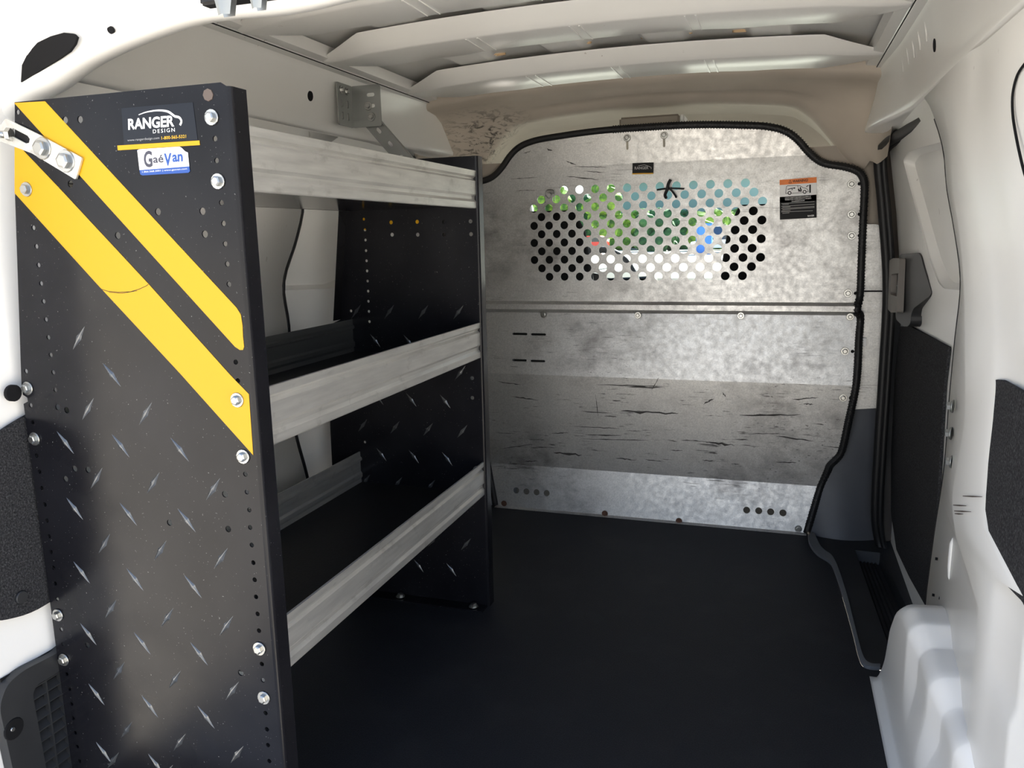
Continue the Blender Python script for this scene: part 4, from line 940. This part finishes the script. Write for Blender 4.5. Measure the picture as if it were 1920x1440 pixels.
# rubber edging all round
tpp = [(half(z), z) for z in (0.003, 0.08, 0.147, 0.195, 0.215, 0.232, 0.262, 0.352, 0.471, 0.60, 0.66, 0.68, 0.72, 0.80, 0.90, 0.97)] + tp
full = [(x, interp(PY, z), z) for x, z in tpp]; full = full + [(-x, y, z) for x, y, z in full[-2::-1]]
mb = MB(); sp3 = smooth_path(full, 5); mb.tube(sp3, 0.0105, 8)
et = link('edge_trim', mb.mesh('edge_trim'), M_rubber, part)
mb = MB()
for i in range(2, len(sp3) - 2, 1):
    a, b = sp3[i], sp3[i + 1]
    for k in range(max(1, int((b - a).length / 0.007))):
        q = a.lerp(b, k / max(1, int((b - a).length / 0.007))); t = (b - a).normalized()
        if q.x > 0.40 or (q.z > 1.16 and -0.1 < q.x): mb.cyl(q - t * 0.0012, t, 0.0118, 0.0118, 0.0024, 8, False)
rb = link('ribbing', mb.mesh('ribbing', fix=False), M_rubber, et); rb['kind'] = 'stuff'
# stickers on the partition
YS = 2.4828
wl = link('warning_sticker', plate_mesh('warning_sticker', [px2([(1462, 359), (1531, 354), (1531, 376), (1462, 380)], 1, YS)], 0.0004, planeY(YS)), M_print_w, part)
wl['label'] = 'orange, white and black warning sticker with van pictogram'
link('warning_band', plate_mesh('warning_band', [px2([(1461.7, 337.5), (1531.2, 332), (1531, 343), (1462, 347)], 1, YS)], 0.0004, planeY(YS)), M_print_o, wl)
link('text_block', plate_mesh('text_block', [px2([(1462, 369.5), (1531, 365), (1531.2, 408), (1462.3, 412)], 1, YS)], 0.0004, planeY(YS)), M_print_k, wl)
link('picture_block', plate_mesh('picture_block', [px2([(1462, 347), (1531, 342.5), (1531, 365), (1462, 369.5)], 1, YS)], 0.0004, planeY(YS - 0.0001)), M_print_w, wl)
fit_text(wl, 'lettering', 'WARNING!', (1486, 342.5), (1515, 340.2), (1486, 337.5), M_print_k, 0.02, 0, YS, 0.001)
mb = MB(); fyS = lambda u, v: (u, YS - 0.001, v)
S = lambda L: px2(L, 1, YS)
stroke(mb, S([(1479, 343.3), (1481.5, 337.6), (1484, 343), (1479, 343.3)]), 0.0012, fyS)
zz = lambda L: [(1430 + x / 12.0, 310 + y / 12.0) for x, y in L]
van = [(570, 630), (520, 635), (520, 600), (535, 480), (560, 460), (780, 455), (850, 465), (900, 500), (990, 525), (1020, 560), (1025, 595), (985, 600)]
stroke(mb, S(zz(van)), 0.0012, fyS); stroke(mb, S(zz([(645, 630), (900, 612)])), 0.0012, fyS)
for cx_, cy_ in ((605, 622), (943, 597)):
    stroke(mb, S(zz([(cx_ + 34 * math.cos(a), cy_ + 34 * math.sin(a)) for a in [2 * math.pi * k / 12 for k in range(13)]])), 0.0022, fyS)
stroke(mb, S(zz([(560, 545), (640, 520), (730, 508)])), 0.002, fyS); stroke(mb, S(zz([(655, 525), (670, 545), (650, 555)])), 0.0015, fyS); stroke(mb, S(zz([(700, 515), (730, 508)])), 0.0035, fyS)
stroke(mb, S(zz([(785, 460), (805, 520), (805, 600)])), 0.001, fyS)
stroke(mb, S(zz([(800, 530), (825, 575), (880, 575)])), 0.004, fyS); stroke(mb, S(zz([(848, 490), (850, 540), (880, 545)])), 0.003, fyS)
stroke(mb, S(zz([(985, 490), (995, 468), (1035, 455)])), 0.002, fyS); stroke(mb, S(zz([(1066, 435), (1066, 618)])), 0.0042, fyS)
link('pictogram', mb.mesh('pictogram', fix=False), M_print_k, wl)
fit_text(wl, 'lettering', 'LOOSE OBJECTS BECOME DANGEROUS', (1472, 373), (1520, 370), (1472, 370.4), M_print_w, 0.01, 0, YS, 0.001)
fit_text(wl, 'lettering', 'PROJECTILES WHEN QUICK TURNING', (1472, 376.3), (1520.5, 373.3), (1472, 373.7), M_print_w, 0.01, 0, YS, 0.001)
fit_text(wl, 'lettering', 'OR SUDDEN STOPS', (1484, 378.8), (1508.5, 377.2), (1484, 376.3), M_print_w, 0.01, 0, YS, 0.001)
mb = MB()
for a, b in (((1465, 382), (1527, 378)), ((1467, 383.6), (1479, 382.8)), ((1465, 387), (1527, 382.8)), ((1467, 388.6), (1482, 387.6)), ((1465, 391), (1527, 387)), ((1467, 393), (1527, 389)), ((1465, 395.5), (1482, 394.5)), ((1465, 397.5), (1524, 395)), ((1467, 400), (1480, 399))):
    stroke(mb, S([a, b]), 0.0012, fyS)
link('small_print', mb.mesh('small_print', fix=False), M_print_g, wl)
fit_text(wl, 'lettering', 'RANGER', (1514.5, 406.5), (1526.5, 405.6), (1514.5, 403.4), M_print_w, 0.02, 0, YS, 0.001)
ms = link('maker_sticker', plate_mesh('maker_sticker', [px2([(1186, 306), (1225.5, 304.5), (1225, 324), (1185.5, 325)], 1, YS)], 0.0004, planeY(YS)), M_print_k, part)
ms['label'] = 'small black maker sticker above the round holes'
link('yellow_band', plate_mesh('yellow_band', [px2([(1185.5, 325), (1225, 324), (1225, 326), (1185.5, 327)], 1, YS)], 0.0004, planeY(YS)), M_yellow, ms)
fit_text(ms, 'lettering', 'RANGER', (1190, 318), (1216, 317.3), (1190, 312.5), M_print_g, 0.02, 0, YS, 0.001)
mb = MB(); stroke(mb, S([(1197, 311), (1208, 309), (1216, 311.5), (1221, 314), (1221, 317)]), 0.0015, fyS); link('car_arc', mb.mesh('car_arc', fix=False), M_print_g, ms)
# strap hook and clip at the top of the hole field
hk = thing('strap_hook', 'black strap hook threaded through the top row of round holes', 'hook', tuple(at(1255, 352, 1, 2.475)))
P_ = lambda x, y, Y=2.474: at(x, y, 1, Y)
mb = MB(); mb.tube(smooth_path([P_(1232, 356, 2.48), P_(1245, 354), P_(1262, 353), P_(1283, 354, 2.48)], 4), 0.0026, 8); link('cross_strap', mb.mesh('cross_strap'), M_rubber, hk)
mb = MB(); mb.tube(smooth_path([P_(1257, 337, 2.468), P_(1253, 345, 2.464), P_(1251, 355, 2.464), P_(1247, 365, 2.470), P_(1249, 371, 2.478)], 4), 0.0048, 8); mb.tube(smooth_path([P_(1254, 352, 2.464), P_(1260, 358, 2.466), P_(1266, 366, 2.474), P_(1268, 370, 2.48)], 4), 0.003, 8)
link('hook', mb.mesh('hook'), M_rubber, hk)
ck = thing('wire_clip', 'small metal clip hooked in the upper corner hole of the partition', 'clip', tuple(at(1031, 365, 1, 2.478)))
mb = MB(); mb.tube(smooth_path([P_(1023, 380, 2.477), P_(1023, 362, 2.474), P_(1027, 356, 2.472), P_(1038, 357, 2.472), P_(1040, 366, 2.474), P_(1039, 377, 2.477)], 4), 0.0016, 6); mb.tube(smooth_path([P_(1023, 366, 2.473), P_(1029, 372, 2.473), P_(1034, 366, 2.473), P_(1030, 360, 2.473)], 4), 0.0016, 6)
link('wire', mb.mesh('wire'), M_bracket, ck)
mb = MB(); q = P_(1033, 359, 2.476); mb.box(q.x - 0.012, q.x + 0.012, 2.474, 2.478, q.z - 0.006, q.z + 0.004); link('tab', mb.mesh('tab', bevel=0.001), M_zinc, ck)

# ================================================================== CAB beyond the partition
mb = MB(); mb.box(-0.80, 0.80, 2.53, 4.05, -0.22, -0.18); struct(link('floor_cab', mb.mesh('floor_cab'), M_dark), 'dark cab floor')
wf = MB(); wf.box(-0.74, 0.74, 4.02, 4.06, -0.2, 0.66); struct(link('wall_front', wf.mesh('wall_front'), M_dark), 'dark firewall below the windscreen')
mb = MB(); rows = []
for k in range(9):
    y = 2.60 + (3.27 - 2.60) * k / 8
    rows.append([(-0.66 + 1.32 * j / 16, y, 1.300 + crown(-0.60 + 1.2 * j / 16) - 0.11 * max(0, (y - 2.9) / 0.35) ** 1.5) for j in range(17)])
mb.grid(rows); struct(link('ceiling_cab', mb.mesh('ceiling_cab'), M_beige), 'beige cab headliner')
for side, nm in ((1, 'right'), (-1, 'left')):
    mb = MB(); mb.grid([[(side * x, y, z) for y in (2.55, 3.2, 4.06)] for x, z in ((0.79, -0.2), (0.79, 0.62))], False)
    dw = struct(link('wall_cab_%s' % nm, mb.mesh('wall_cab'), M_dkpl), 'dark lower wall of the cab')
    mb = MB(); mb.tube([(side * 0.66, 3.25, 1.22), (side * 0.73, 3.62, 0.97), (side * 0.77, 4.02, 0.66)], 0.035, 8); link('windscreen_post', mb.mesh('windscreen_post'), M_dkpl, dw)
    mb = MB(); mb.grid([[(side * 0.78, 2.62, 0.62), (side * 0.78, 2.50, 0.62)], [(side * 0.66, 2.62, 1.33), (side * 0.66, 2.50, 1.33)]], False); link('door_post', mb.mesh('door_post'), M_dkpl, dw)
mb = MB(); mb.grid([[(-0.64, 3.27, 1.19), (0, 3.27, 1.215), (0.64, 3.27, 1.19)], [(-0.74, 4.0, 0.66), (0, 4.12, 0.66), (0.74, 4.0, 0.66)]]); struct(link('window_1', mb.mesh('window_1'), M_glass), 'tinted windscreen glass')
# dashboard
dsh = thing('dashboard', 'black dashboard seen dimly through the lower round holes', 'dashboard', (0, 3.75, -0.18))
mb = MB(); prof = [(3.40, 0.30), (3.42, 0.60), (3.47, 0.685), (3.54, 0.715), (3.70, 0.738), (3.85, 0.735), (4.0, 0.68), (4.0, -0.15), (3.55, -0.15)]
mb.grid([[(x, y, z) for y, z in prof] for x in (-0.74, -0.3, 0.1, 0.74)], False); link('fascia', mb.mesh('fascia', bevel=0.0), M_dash, dsh)
mb = MB(); mb.grid([[(-0.5, 3.44, 0.62), (-0.48, 3.46, 0.73), (-0.3, 3.46, 0.765), (-0.12, 3.46, 0.73), (-0.1, 3.44, 0.62)], [(-0.5, 3.62, 0.70), (-0.48, 3.62, 0.74), (-0.3, 3.62, 0.77), (-0.12, 3.62, 0.74), (-0.1, 3.62, 0.70)]]); link('instrument_hood', mb.mesh('instrument_hood'), M_dash, dsh)
mb = MB(); mb.box(-0.04, 0.12, 3.415, 3.44, 0.42, 0.64); link('centre_stack', mb.mesh('centre_stack', bevel=0.005), M_dkpl, dsh)
for x in (-0.01, 0.045, 0.09): 
    mb = MB(); mb.box(x - 0.018, x + 0.018, 3.41, 3.416, 0.60, 0.635); link('air_vent', mb.mesh('air_vent'), M_print_g, dsh)
sw_ = thing('steering_wheel', 'dark steering wheel rim seen through the round holes', 'steering wheel', (-0.33, 3.30, 0.70))
c = Vector((-0.345, 3.28, 0.685)); tl = math.radians(28); u1 = Vector((1, 0, 0)); u2 = Vector((0, math.sin(tl), math.cos(tl)))
mb = MB(); mb.tube([c + (u1 * math.cos(a) + u2 * math.sin(a)) * 0.185 for a in [2 * math.pi * k / 32 for k in range(32)]], 0.015, 8, True); link('rim', mb.mesh('rim'), M_grey, sw_)
nrm_ = u1.cross(u2)
mb = MB(); mb.cyl(c + nrm_ * 0.02, -nrm_, 0.065, 0.075, 0.05, 18); link('hub', mb.mesh('hub'), M_dkpl, sw_)
for a in (0, math.pi, -math.pi / 2): 
    mb = MB(); e = u1 * math.cos(a) + u2 * math.sin(a); mb.tube([c + e * 0.05, c + e * 0.18], 0.012, 8); link('spoke', mb.mesh('spoke'), M_dkpl, sw_)
for sx_, who in ((-0.42, 'driver seat behind the left edge of the round holes'), (0.42, 'passenger seat behind the right edge of the round holes')):
    st = thing('cab_seat', 'dark fabric ' + who, 'seat', (sx_, 2.85, -0.18), 'cab seats')
    mb = MB(); rows = []
    for k in range(11):
        t = k / 10; z = 0.26 + 0.73 * t; hw = 0.225 - 0.05 * max(0, (t - 0.45) / 0.55) ** 1.5 - (0.02 if k == 10 else 0); th = 0.055 - (0.02 if k == 10 else 0.0)
        yc = 2.74 - 0.07 * t
        rows.append([(sx_ + hw * math.copysign(abs(math.cos(a)) ** 0.5, math.cos(a)), yc + th * math.copysign(abs(math.sin(a)) ** 0.6, math.sin(a)), z) for a in [2 * math.pi * j / 20 for j in range(20)]])
    mb.grid(rows, True, True); mb.add(rows[-1], [tuple(range(20))]); mb.add(rows[0], [tuple(range(20))])
    link('backrest', mb.mesh('backrest'), M_seatfab, st)
    mb = MB(); mb.box(sx_ - 0.24, sx_ + 0.24, 2.72, 3.20, 0.12, 0.27); link('seat', mb.mesh('seat', bevel=0.03, segs=3), M_seatfab, st)
    mb = MB(); mb.box(sx_ - 0.20, sx_ + 0.20, 2.75, 3.12, -0.18, 0.12); link('seat_base', mb.mesh('seat_base', bevel=0.01), M_dash, st)

# ================================================================== OUTSIDE
mb = MB(); mb.grid([[(x, y, -0.62) for x in (-180, -40, 40, 180)] for y in (-120, -20, 40, 260)], False)
struct(link('ground', mb.mesh('ground'), M_ground), 'pale sunlit concrete yard')
def tree(name, label, x, y, h, r, mat_, n, seed, group=None, trunk=0.3):
    rnd = random.Random(seed); t = thing(name, label, 'tree' if trunk > 0.2 else 'hedge', (x, y, -0.62), group)
    mb = MB(); mb.tube([(x, y, -0.62), (x + 0.1, y, -0.62 + h * 0.3), (x, y + 0.1, -0.62 + h * 0.6)], [trunk * 0.6, trunk * 0.45, trunk * 0.25], 8); link('trunk', mb.mesh('trunk'), M_bark, t)
    bm = bmesh.new()
    for k in range(n):
        a = rnd.uniform(0, 6.28); q = rnd.uniform(0, 1) ** 0.6; zz_ = rnd.uniform(0.12 if trunk < 0.2 else 0.3, 0.95)
        rr = r * (0.30 + 0.22 * rnd.random()) * (1.15 - 0.5 * abs(zz_ - 0.55))
        m = Matrix.Translation((x + r * q * math.cos(a) * 0.75, y + r * q * math.sin(a) * 0.75, -0.62 + h * zz_)) @ Matrix.Diagonal((rr, rr, rr * 0.8, 1))
        bmesh.ops.create_icosphere(bm, subdivisions=2, radius=1.0, matrix=m)
    for v in bm.verts: v.co += Vector((rnd.uniform(-1, 1), rnd.uniform(-1, 1), rnd.uniform(-1, 1))) * r * 0.06
    me = bpy.data.meshes.new('crown'); bm.to_mesh(me); bm.free(); link('crown', me, mat_, t)
def gx(px_, Y): return at(px_, 430, 1, Y).x
spec_t = [(1035, 74, 7.6, 1.9, M_leaf), (1130, 74, 5.9, 1.9, M_leaf), (1230, 74, 3.4, 1.9, M_leaf2), (1325, 74, 3.2, 1.9, M_leaf), (1085, 82, 5.6, 2.1, M_leaf2), (1180, 82, 3.6, 2.1, M_leaf), (1280, 82, 3.5, 2.1, M_leaf2), (1380, 82, 3.5, 2.1, M_leaf)]
labs = ['tall yellow-green tree beyond the yard at the end of the hedge', 'broad yellow-green tree beside the tallest tree', 'dark green round bush in the front of the hedge row', 'bright green bush behind the blue cabin', 'tall dark green tree between the two yellow-green trees', 'bright green bush behind the dark round bush', 'dark green bush at the back of the hedge near the blue cabin', 'bright green bush behind the white parked van']
for i, ((p_, Y, h, r, m), lb) in enumerate(zip(spec_t, labs)): tree('tree' if h > 5 else 'bush', lb, gx(p_, Y), Y, h, r, m, 34, i + 3, 'trees and bushes beyond the yard', 0.4 if h > 5 else 0.15)
# blue cabin
Y = 60; bx = gx(1321, Y); cb = thing('portable_cabin', 'small blue portable cabin standing on the bright yard', 'cabin', (bx, Y, -0.62))
mb = MB(); mb.box(bx - 0.55, bx + 0.55, Y - 0.55, Y + 0.55, -0.62, 1.6); link('body', mb.mesh('body', bevel=0.03), M_blue, cb)
mb = MB(); mb.grid([[(bx - 0.6, Y + s, 1.6), (bx, Y + s, 1.82), (bx + 0.6, Y + s, 1.6)] for s in (-0.6, 0.6)], False); mb.grid([[(bx - 0.6, Y + s, 1.56), (bx, Y + s, 1.6), (bx + 0.6, Y + s, 1.56)] for s in (-0.6, 0.6)], False); link('roof', mb.mesh('roof'), M_print_w, cb)
mb = MB(); mb.box(bx - 0.38, bx + 0.38, Y - 0.58, Y - 0.55, -0.5, 1.4); link('door', mb.mesh('door', bevel=0.01), M_blue, cb)
# whole grey-blue warehouse, added to cover the bright sky beyond the yard
Yw = 87; xa, xb_ = gx(1150, Yw), gx(1460, Yw)
mb = MB(); mb.box(xa, xb_, Yw, Yw + 4, -0.62, 6.3); wh = struct(link('yard_warehouse', mb.mesh('yard_warehouse'), M_wall), 'long grey-blue warehouse building far behind the hedge')
mb = MB(); mb.box(xa - 0.3, xb_ + 0.3, Yw - 0.4, Yw + 4.4, 6.3, 6.7); link('roof', mb.mesh('roof'), M_print_g, wh)
for k in range(6):
    x = xa + (xb_ - xa) * (k + 0.5) / 6
    mb = MB(); mb.box(x - 1.0, x + 1.0, Yw - 0.06, Yw, 0.9, 2.2); wn_ = link('window', mb.mesh('window'), M_print_w, wh)
    mb = MB(); mb.box(x - 0.9, x + 0.9, Yw - 0.08, Yw - 0.06, 1.0, 2.1); link('pane', mb.mesh('pane'), M_dglass, wn_)
# red car and white van parked in front of the trees
def car(name, label, x, y, L, H, body, hood):
    t = thing(name, label, 'car', (x, y, -0.62))
    z0 = -0.62; wd_ = 0.85
    out = [(-L / 2, 0.35), (-L / 2, 0.85), (-L / 2 + hood, 0.95), (-L / 2 + hood + 0.5, H), (L / 2 - 0.5, H), (L / 2, 0.95), (L / 2, 0.35)]
    link('body', plate_mesh('body', [round_poly([(x + a, z0 + b) for a, b in out], 0.15)], 2 * wd_, lambda u, v, w_: (u, y + w_, v)), body, t)
    wn = [(-L / 2 + hood + 0.15, 1.0), (-L / 2 + hood + 0.58, H - 0.1), (L / 2 - 0.58, H - 0.1), (L / 2 - 0.2, 1.0)]
    link('window', plate_mesh('window', [[(x + a, z0 + b) for a, b in wn]], 2 * wd_ + 0.02, lambda u, v, w_: (u, y + w_, v)), M_dglass, t)
    for a in (-L / 2 + 0.8, L / 2 - 0.8):
        for s in (-1, 1):
            mb = MB(); mb.cyl((x + a, y + s * (wd_ - 0.2), z0 + 0.33), (0, s, 0), 0.33, 0.33, 0.22, 18); link('wheel', mb.mesh('wheel'), M_tyre, t)
car('parked_car', 'red parked car in front of the tall trees', gx(1092, 66), 66, 4.2, 1.5, M_red, 1.0)
car('parked_van', 'white parked van beside the blue cabin', gx(1352, 67), 67, 4.6, 2.1, M_white, 0.7)

for o in BASES:
    if '_b' in o: del o['_b']
